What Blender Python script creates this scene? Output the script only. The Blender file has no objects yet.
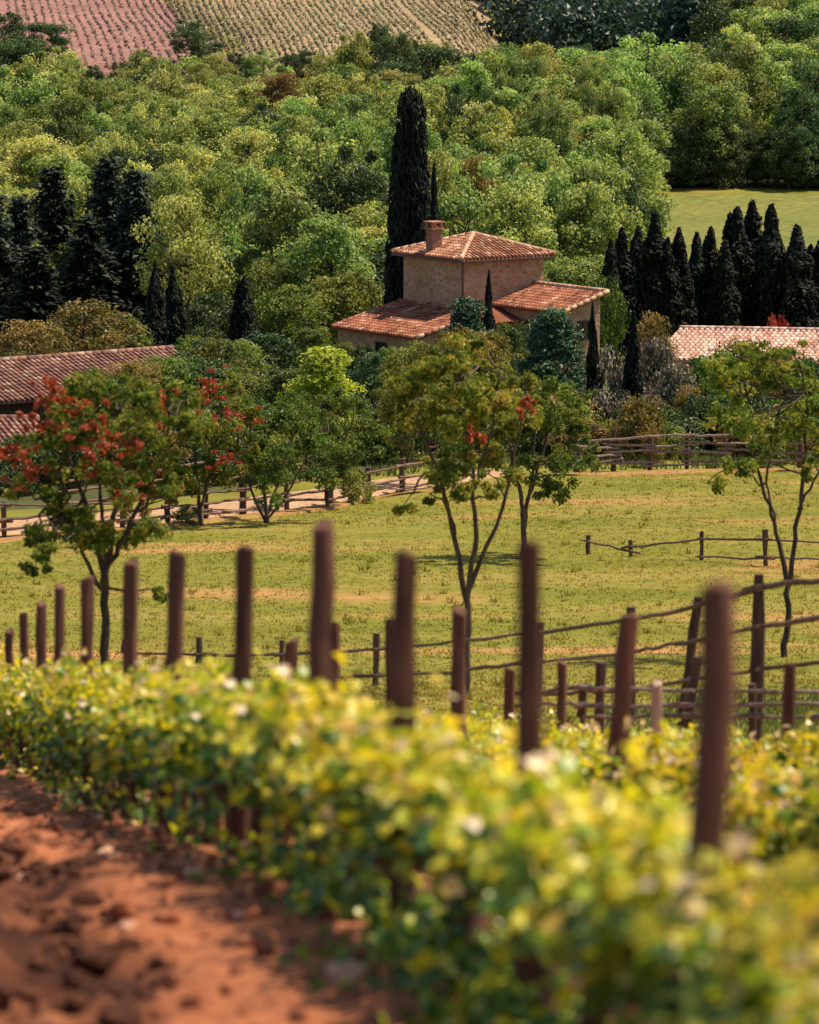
import bpy, math, random
import numpy as np
from mathutils import Vector

C = bpy.context.scene
COL = C.collection
R = math.radians

# ------------------------------------------------------------------ camera, light, exposure
F = 4000.0                       # focal length in pixels of the 819 x 1024 frame
HORIZON = -60.0                  # pixel row of the level horizon (above the frame)
PITCH = math.atan((512 - HORIZON) / F)
cam = bpy.data.cameras.new('camera')
cam.sensor_fit = 'VERTICAL'
cam.sensor_height = 36.0
cam.sensor_width = 36.0
cam.lens = 36.0 * F / 1024
cam.clip_start = 0.1
cam.clip_end = 4000
cam.dof.use_dof = True
cam.dof.focus_distance = 175
cam.dof.aperture_fstop = 3.3
cam_o = bpy.data.objects.new('camera', cam)
COL.objects.link(cam_o)
cam_o.location = (0, 0, 0)
cam_o.rotation_euler = (R(90) - PITCH, 0, 0)
C.camera = cam_o

SUN_AZ, SUN_EL = R(68), R(60)    # azimuth from +Y (view direction) towards +X
sdir = Vector((math.sin(SUN_AZ) * math.cos(SUN_EL), math.cos(SUN_AZ) * math.cos(SUN_EL), math.sin(SUN_EL)))
w = bpy.data.worlds.new('World')
C.world = w
w.use_nodes = True
wn = w.node_tree
bg = wn.nodes['Background']
sky = wn.nodes.new('ShaderNodeTexSky')
sky.sky_type = 'NISHITA'
sky.sun_disc = False
sky.sun_elevation = SUN_EL
sky.sun_rotation = SUN_AZ
wn.links.new(sky.outputs[0], bg.inputs[0])
bg.inputs[1].default_value = 0.085
sl = bpy.data.lights.new('sun', 'SUN')
sl.energy = 4.6
sl.angle = R(0.5)
sl.color = (1.0, 0.86, 0.645)
so = bpy.data.objects.new('sun', sl)
COL.objects.link(so)
so.location = (30, 30, 60)
so.rotation_euler = sdir.to_track_quat('Z', 'Y').to_euler()
C.view_settings.view_transform = 'Standard'
C.view_settings.look = 'None'
C.view_settings.exposure = 0.6
C.view_settings.gamma = 1
C.view_settings.use_curve_mapping = False
cy = C.cycles
cy.max_bounces = 6
cy.diffuse_bounces = 4
cy.glossy_bounces = 2
cy.transmission_bounces = 4
cy.transparent_max_bounces = 4
cy.caustics_reflective = False
cy.caustics_refractive = False
cy.sample_clamp_indirect = 6
cy.use_denoising = True

# ------------------------------------------------------------------ geometry helpers
rs = np.random.RandomState(7)
sp, cp = math.sin(PITCH), math.cos(PITCH)


def at(px, py, D):
    """world point on the sight line of a pixel at distance D along +Y"""
    a = (px - 409.5) / F
    b = (512 - py) / F
    k = D / (cp + b * sp)
    return np.array([a * k, D, k * (-sp + b * cp)])


def px_x(px, D):
    return (px - 409.5) / F * D / math.cos(PITCH) ** 1


def smooth_table(pts, x):
    xs = np.array([p[0] for p in pts], float)
    zs = np.array([p[1] for p in pts], float)
    # monotone cubic (Fritsch-Carlson like tangents)
    d = np.diff(zs) / np.diff(xs)
    m = np.concatenate([[d[0]], (d[1:] + d[:-1]) / 2, [d[-1]]])
    x = np.clip(x, xs[0], xs[-1])
    i = np.clip(np.searchsorted(xs, x) - 1, 0, len(xs) - 2)
    h = xs[i + 1] - xs[i]
    t = (x - xs[i]) / h
    return (zs[i] * (1 + 2 * t) * (1 - t) ** 2 + h * m[i] * t * (1 - t) ** 2
            + zs[i + 1] * t * t * (3 - 2 * t) + h * m[i + 1] * t * t * (t - 1))


_tab = rs.rand(256, 256)


def vnoise(x, y):
    x = np.asarray(x, float); y = np.asarray(y, float)
    xi = np.floor(x).astype(int); yi = np.floor(y).astype(int)
    u = x - xi; v = y - yi
    u = u * u * (3 - 2 * u); v = v * v * (3 - 2 * v)
    a = _tab[xi & 255, yi & 255]; b = _tab[(xi + 1) & 255, yi & 255]
    c = _tab[xi & 255, (yi + 1) & 255]; d = _tab[(xi + 1) & 255, (yi + 1) & 255]
    return (a * (1 - u) + b * u) * (1 - v) + (c * (1 - u) + d * u) * v - 0.5


NEAR = [(-12, -0.2), (0, -1.68), (9, -2.98), (14.2, -3.66), (19.9, -4.68), (25.4, -5.76), (32, -7.02), (42, -8.75), (52, -10.15), (62, -11.75),
        (75, -13.5), (95, -15.2), (110, -16.2), (130, -17.5), (165, -19.9), (200, -22.0), (230, -23.2)]
PL = NEAR + [(330, -19.8), (372, -18.0), (400, -13.6), (420, -12.0), (520, -7.8), (620, 0.0), (900, 26), (1600, 95)]
PM = NEAR + [(330, -19.8), (372, -18.4), (420, -16.6), (500, -13.0), (620, -2.0), (900, 26), (1600, 95)]
PV = NEAR + [(270, -21.9), (330, -21.5), (350, -20.6), (400, -17.0), (450, -14.0), (620, -2.0), (900, 26), (1600, 95)]


def rowline(Y):
    return 2.06 - 0.151 * Y


def g(X, Y):
    X = np.asarray(X, float); Y = np.asarray(Y, float)
    X, Y = np.broadcast_arrays(X, Y)
    r = X / np.maximum(Y, 1) * F + 409.5
    zl, zm, zv = smooth_table(PL, Y), smooth_table(PM, Y), smooth_table(PV, Y)
    tm = np.clip((r - 450) / 80, 0, 1); tm = tm * tm * (3 - 2 * tm)
    tv = np.clip((r - 625) / 45, 0, 1); tv = tv * tv * (3 - 2 * tv)
    z = zl * (1 - tm) + zm * tm
    z = z * (1 - tv) + zv * tv
    fade = np.clip((60 - Y) / 18, 0, 1)
    z = z - 0.17 * np.clip(X - rowline(Y), 0, 2.6) * fade
    z = z + 0.35 * vnoise(X / 13 + 5, Y / 17 + 3) * np.clip((Y - 45) / 60, 0, 1)
    return z


def g1(X, Y):
    return float(g(X, Y))


def add_attr(me, name, vals):
    a = me.attributes.new(name, 'FLOAT', 'POINT')
    a.data.foreach_set('value', np.asarray(vals, np.float32))


def mesh(name, V, Fc, mats, attrs=None, mat_idx=None, smooth=False):
    """V (n,3); Fc list of integer arrays (m,k)"""
    me = bpy.data.meshes.new(name)
    V = np.asarray(V, np.float32)
    me.vertices.add(len(V))
    me.vertices.foreach_set('co', V.ravel())
    loops = np.concatenate([f.ravel() for f in Fc]).astype(np.int32)
    tot = np.concatenate([np.full(len(f), f.shape[1], np.int32) for f in Fc])
    start = np.concatenate([[0], np.cumsum(tot)[:-1]]).astype(np.int32)
    me.loops.add(len(loops))
    me.loops.foreach_set('vertex_index', loops)
    me.polygons.add(len(tot))
    me.polygons.foreach_set('loop_start', start)
    me.polygons.foreach_set('loop_total', tot)
    if mat_idx is not None:
        me.polygons.foreach_set('material_index', np.asarray(mat_idx, np.int32))
    me.update(calc_edges=True)
    me.polygons.foreach_set('use_smooth', np.full(len(tot), smooth))
    for m in (mats if isinstance(mats, (list, tuple)) else [mats]):
        me.materials.append(m)
    if attrs:
        for k, v in attrs.items():
            add_attr(me, k, v)
    me.validate()
    return me


class MB:
    """collects pieces that become ONE mesh"""
    def __init__(s):
        s.V = []; s.F = {}; s.n = 0; s.A = []

    def add(s, V, Fc, rnd=0.5):
        V = np.asarray(V, float)
        for f in Fc:
            f = np.asarray(f, int)
            s.F.setdefault(f.shape[1], []).append(f + s.n)
        s.V.append(V)
        s.A.append(np.broadcast_to(np.asarray(rnd, float), (len(V),)).copy())
        s.n += len(V)

    def tube(s, pts, rad, k=7, rnd=0.5, cap=True, jit=0.0, rng=rs):
        P = np.asarray(pts, float); n = len(P)
        rad = np.broadcast_to(np.asarray(rad, float), (n,))
        T = np.gradient(P, axis=0); T /= np.linalg.norm(T, axis=1)[:, None] + 1e-9
        ref = np.array([0.0, 1, 0]) if abs(T[0][1]) < 0.8 else np.array([1.0, 0, 0])
        V = []
        ph = np.arange(k) * 2 * math.pi / k
        for i in range(n):
            a = np.cross(T[i], ref); a /= np.linalg.norm(a) + 1e-9
            b = np.cross(T[i], a)
            rr = rad[i] * (1 + jit * (rng.rand(k) - 0.5))
            V.append(P[i] + (np.cos(ph) * rr)[:, None] * a + (np.sin(ph) * rr)[:, None] * b)
        V = np.concatenate(V)
        q = []
        for i in range(n - 1):
            for j in range(k):
                q.append((i * k + j, i * k + (j + 1) % k, (i + 1) * k + (j + 1) % k, (i + 1) * k + j))
        Fs = [np.array(q)]
        if cap:
            Fs.append(np.array([list(range((n - 1) * k, n * k))])); Fs.append(np.array([list(range(k))[::-1]]))
        s.add(V, Fs, rnd)

    def box(s, c, sx, sy, sz, rot=0.0, rnd=0.5):
        v = np.array([(x, y, z) for z in (-.5, .5) for y in (-.5, .5) for x in (-.5, .5)]) * (sx, sy, sz)
        cr, sr = math.cos(rot), math.sin(rot)
        v = np.stack([v[:, 0] * cr - v[:, 1] * sr, v[:, 0] * sr + v[:, 1] * cr, v[:, 2]], 1) + np.asarray(c)
        s.add(v, [np.array([(0, 2, 3, 1), (4, 5, 7, 6), (0, 1, 5, 4), (2, 6, 7, 3), (0, 4, 6, 2), (1, 3, 7, 5)])], rnd)

    def leaves(s, P, N, L, W, rng, shape='rhomb', rnd=None, axis=None, fold=0.18):
        P = np.asarray(P, float); n = len(P)
        N = N / (np.linalg.norm(N, axis=1)[:, None] + 1e-9)
        A = rng.randn(n, 3) if axis is None else np.asarray(axis, float) + 0
        A = A - (A * N).sum(1)[:, None] * N
        A /= np.linalg.norm(A, axis=1)[:, None] + 1e-9
        B = np.cross(N, A)
        L = np.broadcast_to(np.asarray(L, float), (n,))[:, None]
        W = np.broadcast_to(np.asarray(W, float), (n,))[:, None]
        if shape == 'rhomb':
            uv = [(-.5, 0, 0), (0.02, .5, fold), (.5, 0, -fold * .4), (0.02, -.5, fold)]
        else:  # lobed vine leaf
            uv = [(-.42, 0, 0), (-.5, .28, .05), (-.1, .5, .14), (.12, .3, .08), (.5, 0, -.12), (.12, -.3, .08), (-.1, -.5, .14), (-.5, -.28, .05)]
        k = len(uv)
        V = np.zeros((n, k, 3))
        for j, (u, v, h) in enumerate(uv):
            V[:, j] = P + A * L * u + B * W * v + N * L * h
        if rnd is None:
            rnd = rng.rand(n)
        idx = np.arange(n * k).reshape(n, k)
        s.add(V.reshape(-1, 3), [idx], np.repeat(rnd, k))

    def data(s, name, mats, smooth=False):
        return mesh(name, np.concatenate(s.V), [np.concatenate(f) for f in s.F.values()], mats, {'rnd': np.concatenate(s.A)}, None, smooth)

    def build(s, name, mats, parent=None, smooth=False):
        return link(name, s.data(name, mats, smooth), parent)


def link(name, me, parent=None):
    o = bpy.data.objects.new(name, me)
    COL.objects.link(o)
    if parent is not None:
        o.parent = parent
    return o


def tag(o, label=None, cat=None, group=None, kind=None):
    if label: o['label'] = label
    if cat: o['category'] = cat
    if group: o['group'] = group
    if kind: o['kind'] = kind
    return o


def thing(name, label, cat, loc=(0, 0, 0), rz=0.0, group=None):
    o = bpy.data.objects.new(name, None)
    o.empty_display_size = 0.2
    COL.objects.link(o)
    o.location = loc
    o.rotation_euler = (0, 0, rz)
    return tag(o, label, cat, group)


def kids(o):
    return [c for c in o.children]


def dup(root, loc, rz, scale, label, group=None):
    r = root.copy(); COL.objects.link(r)
    r.location = loc; r.rotation_euler = (0, 0, rz); r.scale = scale
    r['label'] = label
    if group: r['group'] = group
    for ch in root.children:
        c = ch.copy(); COL.objects.link(c); c.parent = r
    return r


ORD = ['nearest', 'second', 'third', 'fourth', 'fifth', 'sixth', 'seventh', 'eighth', 'ninth', 'tenth', 'eleventh', 'twelfth', 'thirteenth',
       'fourteenth', 'fifteenth', 'sixteenth', 'seventeenth', 'eighteenth', 'nineteenth', 'twentieth', 'twenty-first', 'twenty-second']


# ------------------------------------------------------------------ materials
def mat(name):
    m = bpy.data.materials.new(name); m.use_nodes = True
    nt = m.node_tree
    return m, nt, nt.nodes['Principled BSDF']


def N(nt, typ, **kw):
    n = nt.nodes.new('ShaderNode' + typ)
    for k, v in kw.items():
        setattr(n, k, v)
    return n


def ramp(nt, fac, stops):
    r = N(nt, 'ValToRGB')
    e = r.color_ramp.elements
    while len(e) < len(stops):
        e.new(0.5)
    for el, (p, c) in zip(e, stops):
        el.position = p; el.color = (*c, 1)
    nt.links.new(fac, r.inputs[0])
    return r.outputs[0]


def noise(nt, scale, detail=4, rough=0.55, coord='Object', stretch=None):
    t = N(nt, 'TexCoord')
    o = t.outputs[coord]
    if coord == 'World':
        pass
    if stretch:
        mp = N(nt, 'Mapping'); mp.inputs['Scale'].default_value = stretch
        nt.links.new(o, mp.inputs[0]); o = mp.outputs[0]
    n = N(nt, 'TexNoise')
    n.inputs['Scale'].default_value = scale; n.inputs['Detail'].default_value = detail; n.inputs['Roughness'].default_value = rough
    nt.links.new(o, n.inputs['Vector'])
    return n


def mixc(nt, fac, a, b, typ='MIX'):
    m = N(nt, 'Mix', data_type='RGBA', blend_type=typ)
    if isinstance(fac, (int, float)): m.inputs[0].default_value = fac
    else: nt.links.new(fac, m.inputs[0])
    for sock, v in ((m.inputs[6], a), (m.inputs[7], b)):
        if isinstance(v, tuple): sock.default_value = (*v, 1)
        else: nt.links.new(v, sock)
    return m.outputs[2]


def bump(nt, bsdf, h, strength, dist):
    b = N(nt, 'Bump'); b.inputs['Strength'].default_value = strength; b.inputs['Distance'].default_value = dist
    nt.links.new(h, b.inputs['Height']); nt.links.new(b.outputs[0], bsdf.inputs['Normal'])


def leaf_mat(name, stops, transl=0.35, tcol=(1.25, 1.2, 0.5), rough=0.5, objvar=0.25, hue=0.02, spec=0.4):
    m, nt, b = mat(name)
    a = N(nt, 'Attribute'); a.attribute_name = 'rnd'
    col = ramp(nt, a.outputs['Fac'], stops)
    oi = N(nt, 'ObjectInfo')
    h = N(nt, 'HueSaturation')
    mr = N(nt, 'MapRange'); mr.inputs[3].default_value = 1 - objvar; mr.inputs[4].default_value = 1 + objvar
    nt.links.new(oi.outputs['Random'], mr.inputs[0]); nt.links.new(mr.outputs[0], h.inputs['Value'])
    mm = N(nt, 'Math', operation='MULTIPLY'); mm.inputs[1].default_value = 7.31
    fr = N(nt, 'Math', operation='FRACT')
    nt.links.new(oi.outputs['Random'], mm.inputs[0]); nt.links.new(mm.outputs[0], fr.inputs[0])
    mh = N(nt, 'MapRange'); mh.inputs[3].default_value = 0.5 - hue; mh.inputs[4].default_value = 0.5 + hue
    nt.links.new(fr.outputs[0], mh.inputs[0]); nt.links.new(mh.outputs[0], h.inputs['Hue'])
    nt.links.new(col, h.inputs['Color'])
    nt.links.new(h.outputs[0], b.inputs['Base Color'])
    b.inputs['Roughness'].default_value = rough
    b.inputs['Specular IOR Level'].default_value = spec
    if transl > 0:
        t = N(nt, 'BsdfTranslucent')
        tc = mixc(nt, 1.0, h.outputs[0], tcol, 'MULTIPLY')
        nt.links.new(tc, t.inputs[0])
        mx = N(nt, 'MixShader'); mx.inputs[0].default_value = transl
        nt.links.new(b.outputs[0], mx.inputs[1]); nt.links.new(t.outputs[0], mx.inputs[2])
        nt.links.new(mx.outputs[0], nt.nodes['Material Output'].inputs[0])
    return m


def wood_mat(name, c1, c2, scale=6, rough=0.85):
    m, nt, b = mat(name)
    n = noise(nt, scale, 5, 0.6, 'Object', (3, 3, 0.35))
    oi = N(nt, 'ObjectInfo')
    col = ramp(nt, n.outputs['Fac'], [(0.3, c1), (0.7, c2)])
    h = N(nt, 'HueSaturation'); mr = N(nt, 'MapRange'); mr.inputs[3].default_value = 0.75; mr.inputs[4].default_value = 1.25
    nt.links.new(oi.outputs['Random'], mr.inputs[0]); nt.links.new(mr.outputs[0], h.inputs['Value'])
    nt.links.new(col, h.inputs['Color']); nt.links.new(h.outputs[0], b.inputs['Base Color'])
    b.inputs['Roughness'].default_value = rough
    b.inputs['Specular IOR Level'].default_value = 0.2
    bump(nt, b, n.outputs['Fac'], 0.6, 0.02)
    return m


M = {}
M['post'] = wood_mat('post_wood', (0.055, 0.026, 0.021), (0.20, 0.092, 0.06))
M['pale_post'] = wood_mat('pale_post_wood', (0.42, 0.25, 0.2), (0.55, 0.38, 0.30))
M['fence'] = wood_mat('fence_wood', (0.06, 0.035, 0.03), (0.17, 0.10, 0.075))
M['rail'] = wood_mat('rail_wood', (0.09, 0.052, 0.04), (0.25, 0.155, 0.115))
M['grey_rail'] = wood_mat('grey_rail_wood', (0.12, 0.08, 0.07), (0.33, 0.245, 0.21))
M['bark'] = wood_mat('bark', (0.035, 0.025, 0.02), (0.13, 0.09, 0.065))
M['vine_bark'] = wood_mat('vine_bark', (0.05, 0.025, 0.02), (0.16, 0.075, 0.05))
M['stake'] = wood_mat('stake_wood', (0.13, 0.05, 0.03), (0.38, 0.16, 0.08))

M['vine_leaf'] = leaf_mat('vine_leaf', [(0, (0.03, 0.10, 0.025)), (0.34, (0.09, 0.20, 0.035)), (0.54, (0.32, 0.42, 0.035)), (0.76, (0.72, 0.66, 0.04)), (0.93, (0.80, 0.64, 0.08)), (1, (0.80, 0.62, 0.42))], 0.42, (1.25, 1.12, 0.4), 0.36, 0.12, 0.012, 0.5)  # darkest stops paint lower canopy shade, the cream end stop leaf glints
M['forest_light'] = leaf_mat('forest_leaf_light', [(0, (0.11, 0.16, 0.035)), (0.5, (0.32, 0.37, 0.10)), (1, (0.70, 0.68, 0.30))], 0.38, objvar=0.28, hue=0.022)
M['forest_mid'] = leaf_mat('forest_leaf_mid', [(0, (0.06, 0.12, 0.03)), (0.5, (0.22, 0.32, 0.09)), (1, (0.56, 0.63, 0.26))], 0.38, objvar=0.3, hue=0.025)
M['forest_dark'] = leaf_mat('forest_leaf_dark', [(0, (0.02, 0.045, 0.015)), (0.5, (0.06, 0.11, 0.035)), (1, (0.15, 0.21, 0.07))], 0.25, objvar=0.25, hue=0.02)
M['hazed_leaf'] = leaf_mat('hazed_leaf', [(0, (0.02, 0.05, 0.04)), (0.5, (0.035, 0.075, 0.065)), (1, (0.08, 0.12, 0.09))], 0.2, objvar=0)  # cool dark tone paints distance haze into the far foliage
M['tan_row'] = leaf_mat('tan_vine_row', [(0, (0.15, 0.13, 0.05)), (0.6, (0.24, 0.20, 0.08)), (1, (0.33, 0.26, 0.12))], 0.2, objvar=0.15)
M['rust_row'] = leaf_mat('young_vine_row', [(0, (0.14, 0.07, 0.05)), (0.6, (0.19, 0.11, 0.07)), (1, (0.22, 0.18, 0.07))], 0.2, objvar=0.15)
M['forest_rust'] = leaf_mat('forest_leaf_rust', [(0, (0.13, 0.09, 0.025)), (0.5, (0.26, 0.17, 0.05)), (1, (0.36, 0.22, 0.08))], 0.3)
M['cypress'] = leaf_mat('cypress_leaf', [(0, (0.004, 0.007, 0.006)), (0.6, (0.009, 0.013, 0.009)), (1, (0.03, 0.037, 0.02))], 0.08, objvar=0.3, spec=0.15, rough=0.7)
M['conifer'] = leaf_mat('conifer_leaf', [(0, (0.010, 0.017, 0.012)), (0.6, (0.026, 0.04, 0.026)), (1, (0.09, 0.10, 0.06))], 0.08, objvar=0.3, spec=0.2, rough=0.7)
M['meadow_leaf'] = leaf_mat('meadow_leaf', [(0, (0.05, 0.09, 0.02)), (0.5, (0.15, 0.20, 0.035)), (0.85, (0.34, 0.32, 0.06)), (1, (0.50, 0.29, 0.10))], 0.4, spec=0.25)
M['garden_leaf'] = leaf_mat('garden_leaf', [(0, (0.05, 0.085, 0.018)), (0.5, (0.14, 0.20, 0.035)), (1, (0.32, 0.34, 0.08))], 0.34, objvar=0.35, hue=0.03)
M['blue_leaf'] = leaf_mat('blue_leaf', [(0, (0.02, 0.06, 0.035)), (0.5, (0.05, 0.12, 0.07)), (1, (0.16, 0.26, 0.17))], 0.25)
M['yellow_leaf'] = leaf_mat('yellow_leaf', [(0, (0.22, 0.29, 0.025)), (0.5, (0.45, 0.50, 0.05)), (1, (0.68, 0.66, 0.12))], 0.42)
M['olive_leaf'] = leaf_mat('olive_leaf', [(0, (0.09, 0.085, 0.02)), (0.5, (0.24, 0.20, 0.05)), (1, (0.42, 0.24, 0.10))], 0.32)
M['blossom_bush'] = leaf_mat('blossom_leaf', [(0, (0.03, 0.05, 0.025)), (0.5, (0.09, 0.10, 0.06)), (0.8, (0.35, 0.27, 0.28)), (1, (0.62, 0.5, 0.5))], 0.25)
M['red'] = leaf_mat('red_blossom', [(0, (0.28, 0.035, 0.03)), (0.6, (0.45, 0.07, 0.045)), (1, (0.50, 0.19, 0.08))], 0.3, (1.2, 0.6, 0.5), objvar=0.1)
M['grass'] = leaf_mat('grass_blade', [(0, (0.16, 0.165, 0.024)), (0.5, (0.225, 0.205, 0.036)), (1, (0.33, 0.25, 0.07))], 0.5, objvar=0.0)
M['weed'] = leaf_mat('weed_blade', [(0, (0.06, 0.09, 0.035)), (0.5, (0.11, 0.15, 0.045)), (1, (0.19, 0.22, 0.06))], 0.3, objvar=0.1)


def ground_mat():
    m, nt, b = mat('meadow_ground')
    n1 = noise(nt, 0.22, 6, 0.62, 'Object', (0.6, 1.3, 1))
    n2 = noise(nt, 3.0, 6, 0.65, 'Object')
    n3 = noise(nt, 0.11, 5, 0.6, 'Object', (0.6, 1.6, 1))
    base = ramp(nt, n1.outputs['Fac'], [(0.3, (0.13, 0.143, 0.02)), (0.5, (0.19, 0.178, 0.03)), (0.7, (0.265, 0.207, 0.055))])
    fine = ramp(nt, n2.outputs['Fac'], [(0.3, (0.78, 0.8, 0.7)), (0.7, (1.15, 1.12, 1.05))])
    c = mixc(nt, 1.0, base, fine, 'MULTIPLY')
    d = ramp(nt, n3.outputs['Fac'], [(0.56, (0, 0, 0)), (0.70, (0.9, 0.9, 0.9))])
    c = mixc(nt, d, c, (0.44, 0.22, 0.09))
    nt.links.new(c, b.inputs['Base Color'])
    b.inputs['Roughness'].default_value = 1; b.inputs['Specular IOR Level'].default_value = 0.1
    bump(nt, b, n2.outputs['Fac'], 0.5, 0.08)
    return m


def soil_mat(name, stops, s1=1.6, s2=14, paint_shade=False):
    m, nt, b = mat(name)
    n1 = noise(nt, s1, 6, 0.6); n2 = noise(nt, s2, 6, 0.7)
    a = ramp(nt, n1.outputs['Fac'], stops)
    f = ramp(nt, n2.outputs['Fac'], [(0.3, (0.55, 0.5, 0.5)), (0.72, (1.35, 1.3, 1.3))])
    nt.links.new(mixc(nt, 1.0, a, f, 'MULTIPLY'), b.inputs['Base Color'])
    if paint_shade:       # shade left of and behind the vine row painted into the soil colour
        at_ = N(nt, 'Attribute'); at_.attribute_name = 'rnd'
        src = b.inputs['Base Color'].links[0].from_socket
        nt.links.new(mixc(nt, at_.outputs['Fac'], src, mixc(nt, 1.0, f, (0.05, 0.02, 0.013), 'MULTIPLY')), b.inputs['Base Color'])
    b.inputs['Roughness'].default_value = 0.95; b.inputs['Specular IOR Level'].default_value = 0.15
    bump(nt, b, n2.outputs['Fac'], 0.7, 0.04)
    return m


M['ground'] = ground_mat()
M['soil'] = soil_mat('red_soil', [(0.3, (0.26, 0.088, 0.04)), (0.6, (0.43, 0.165, 0.075)), (0.8, (0.53, 0.25, 0.13))], paint_shade=True)
M['road'] = soil_mat('road_dirt', [(0.3, (0.40, 0.25, 0.14)), (0.7, (0.48, 0.32, 0.19))], 0.4, 4)
M['edge'] = soil_mat('orange_dirt', [(0.35, (0.30, 0.155, 0.06)), (0.7, (0.31, 0.21, 0.07))], 0.5, 4)
M['pink_field'] = soil_mat('pink_field_soil', [(0.3, (0.26, 0.135, 0.115)), (0.7, (0.34, 0.19, 0.155))], 0.05, 0.6)
M['tan_field'] = soil_mat('tan_field_soil', [(0.3, (0.30, 0.22, 0.12)), (0.7, (0.38, 0.28, 0.16))], 0.05, 0.6)
M['pasture'] = soil_mat('pasture_grass', [(0.3, (0.13, 0.165, 0.035)), (0.7, (0.20, 0.20, 0.05))], 0.12, 1.2)
M['forest_floor'] = soil_mat('forest_floor', [(0.3, (0.05, 0.06, 0.02)), (0.7, (0.10, 0.11, 0.035))], 0.2, 2)
M['stone'] = soil_mat('pale_stone', [(0.3, (0.74, 0.40, 0.24)), (0.7, (0.85, 0.56, 0.38))], 4, 20)
M['shade_toned_clod'] = soil_mat('shade_toned_clod', [(0.3, (0.05, 0.02, 0.012)), (0.7, (0.14, 0.055, 0.03)), (0.85, (0.34, 0.14, 0.07))], 3, 16)  # clod colour darkened to carry the shadow painted on the soil
M['clod'] = soil_mat('soil_clod', [(0.3, (0.18, 0.06, 0.03)), (0.7, (0.42, 0.16, 0.08))], 3, 16)


def wall_mat(name, c1, c2, mortar):
    m, nt, b = mat(name)
    t = N(nt, 'TexCoord')
    v = N(nt, 'TexVoronoi'); v.feature = 'F1'; v.inputs['Scale'].default_value = 3.2
    mp = N(nt, 'Mapping'); mp.inputs['Scale'].default_value = (1, 1, 1.8)
    nt.links.new(t.outputs['Object'], mp.inputs[0]); nt.links.new(mp.outputs[0], v.inputs['Vector'])
    sep = N(nt, 'SeparateColor'); nt.links.new(v.outputs['Color'], sep.inputs[0])
    a = ramp(nt, sep.outputs[0], [(0, c1), (1, c2)])
    e = N(nt, 'TexVoronoi'); e.feature = 'DISTANCE_TO_EDGE'; e.inputs['Scale'].default_value = 3.2
    nt.links.new(mp.outputs[0], e.inputs['Vector'])
    k = ramp(nt, e.outputs['Distance'], [(0.02, (1, 1, 1)), (0.10, (0, 0, 0))])
    n = noise(nt, 0.7, 5)
    st = ramp(nt, n.outputs['Fac'], [(0.3, (0.8, 0.76, 0.72)), (0.7, (1.15, 1.12, 1.1))])
    c = mixc(nt, 1.0, mixc(nt, k, a, mortar), st, 'MULTIPLY')
    nt.links.new(c, b.inputs['Base Color'])
    b.inputs['Roughness'].default_value = 0.95
    bump(nt, b, e.outputs['Distance'], 0.5, 0.05)
    return m


M['wall'] = wall_mat('stone_wall', (0.37, 0.185, 0.10), (0.55, 0.33, 0.195), (0.50, 0.34, 0.22))
M['brick'] = wall_mat('chimney_brick', (0.24, 0.09, 0.045), (0.36, 0.15, 0.08), (0.3, 0.2, 0.14))


def tile_mat(name, stops):
    m, nt, b = mat(name)
    a = N(nt, 'Attribute'); a.attribute_name = 'rnd'
    c = ramp(nt, a.outputs['Fac'], stops)
    n = noise(nt, 0.8, 5, 0.65)
    st = ramp(nt, n.outputs['Fac'], [(0.3, (0.62, 0.56, 0.55)), (0.65, (1.15, 1.15, 1.1))])
    nt.links.new(mixc(nt, 1.0, c, st, 'MULTIPLY'), b.inputs['Base Color'])
    b.inputs['Roughness'].default_value = 0.85; b.inputs['Specular IOR Level'].default_value = 0.25
    return m


M['tile'] = tile_mat('terracotta_tile', [(0, (0.24, 0.09, 0.05)), (0.5, (0.44, 0.20, 0.12)), (0.85, (0.56, 0.33, 0.22)), (1, (0.68, 0.50, 0.38))])
M['tile_red'] = tile_mat('red_tile', [(0, (0.17, 0.055, 0.035)), (0.5, (0.36, 0.125, 0.07)), (0.85, (0.46, 0.22, 0.13)), (1, (0.58, 0.38, 0.28))])
M['tile_dull'] = tile_mat('dull_tile', [(0, (0.17, 0.08, 0.06)), (0.5, (0.29, 0.145, 0.11)), (0.85, (0.36, 0.21, 0.15)), (1, (0.46, 0.33, 0.24))])
M['tile_pink'] = tile_mat('pink_tile', [(0, (0.48, 0.25, 0.2)), (0.5, (0.64, 0.40, 0.32)), (1, (0.74, 0.56, 0.47))])
M['ridge'] = tile_mat('ridge_tile', [(0, (0.5, 0.26, 0.16)), (1, (0.7, 0.46, 0.32))])


def plain(name, c, rough=0.8):
    m, nt, b = mat(name)
    n = noise(nt, 3, 4)
    k = ramp(nt, n.outputs['Fac'], [(0.3, tuple(x * 0.75 for x in c)), (0.7, tuple(x * 1.2 for x in c))])
    nt.links.new(k, b.inputs['Base Color']); b.inputs['Roughness'].default_value = rough
    return m


M['wood_and_eave_shade'] = plain('shutter_and_eave_shade', (0.05, 0.03, 0.025))  # wood of frames and doors, also the barn wall's painted eave shade
M['pipe'] = plain('copper_pipe', (0.11, 0.06, 0.045), 0.5)
m_, nt_, b_ = mat('window_glass'); b_.inputs['Base Color'].default_value = (0.02, 0.02, 0.022, 1); b_.inputs['Roughness'].default_value = 0.15
M['glass'] = m_


# ------------------------------------------------------------------ setting: terrain
def sheet(name, X, Y, Z, m, smooth=True):
    h, wd = X.shape
    idx = np.arange(h * wd).reshape(h, wd)
    q = np.stack([idx[:-1, :-1], idx[:-1, 1:], idx[1:, 1:], idx[1:, :-1]], -1).reshape(-1, 4)
    me = mesh(name, np.stack([X, Y, Z], -1).reshape(-1, 3), [q], m, None, None, smooth)
    return tag(link(name, me), kind='structure')


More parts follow.
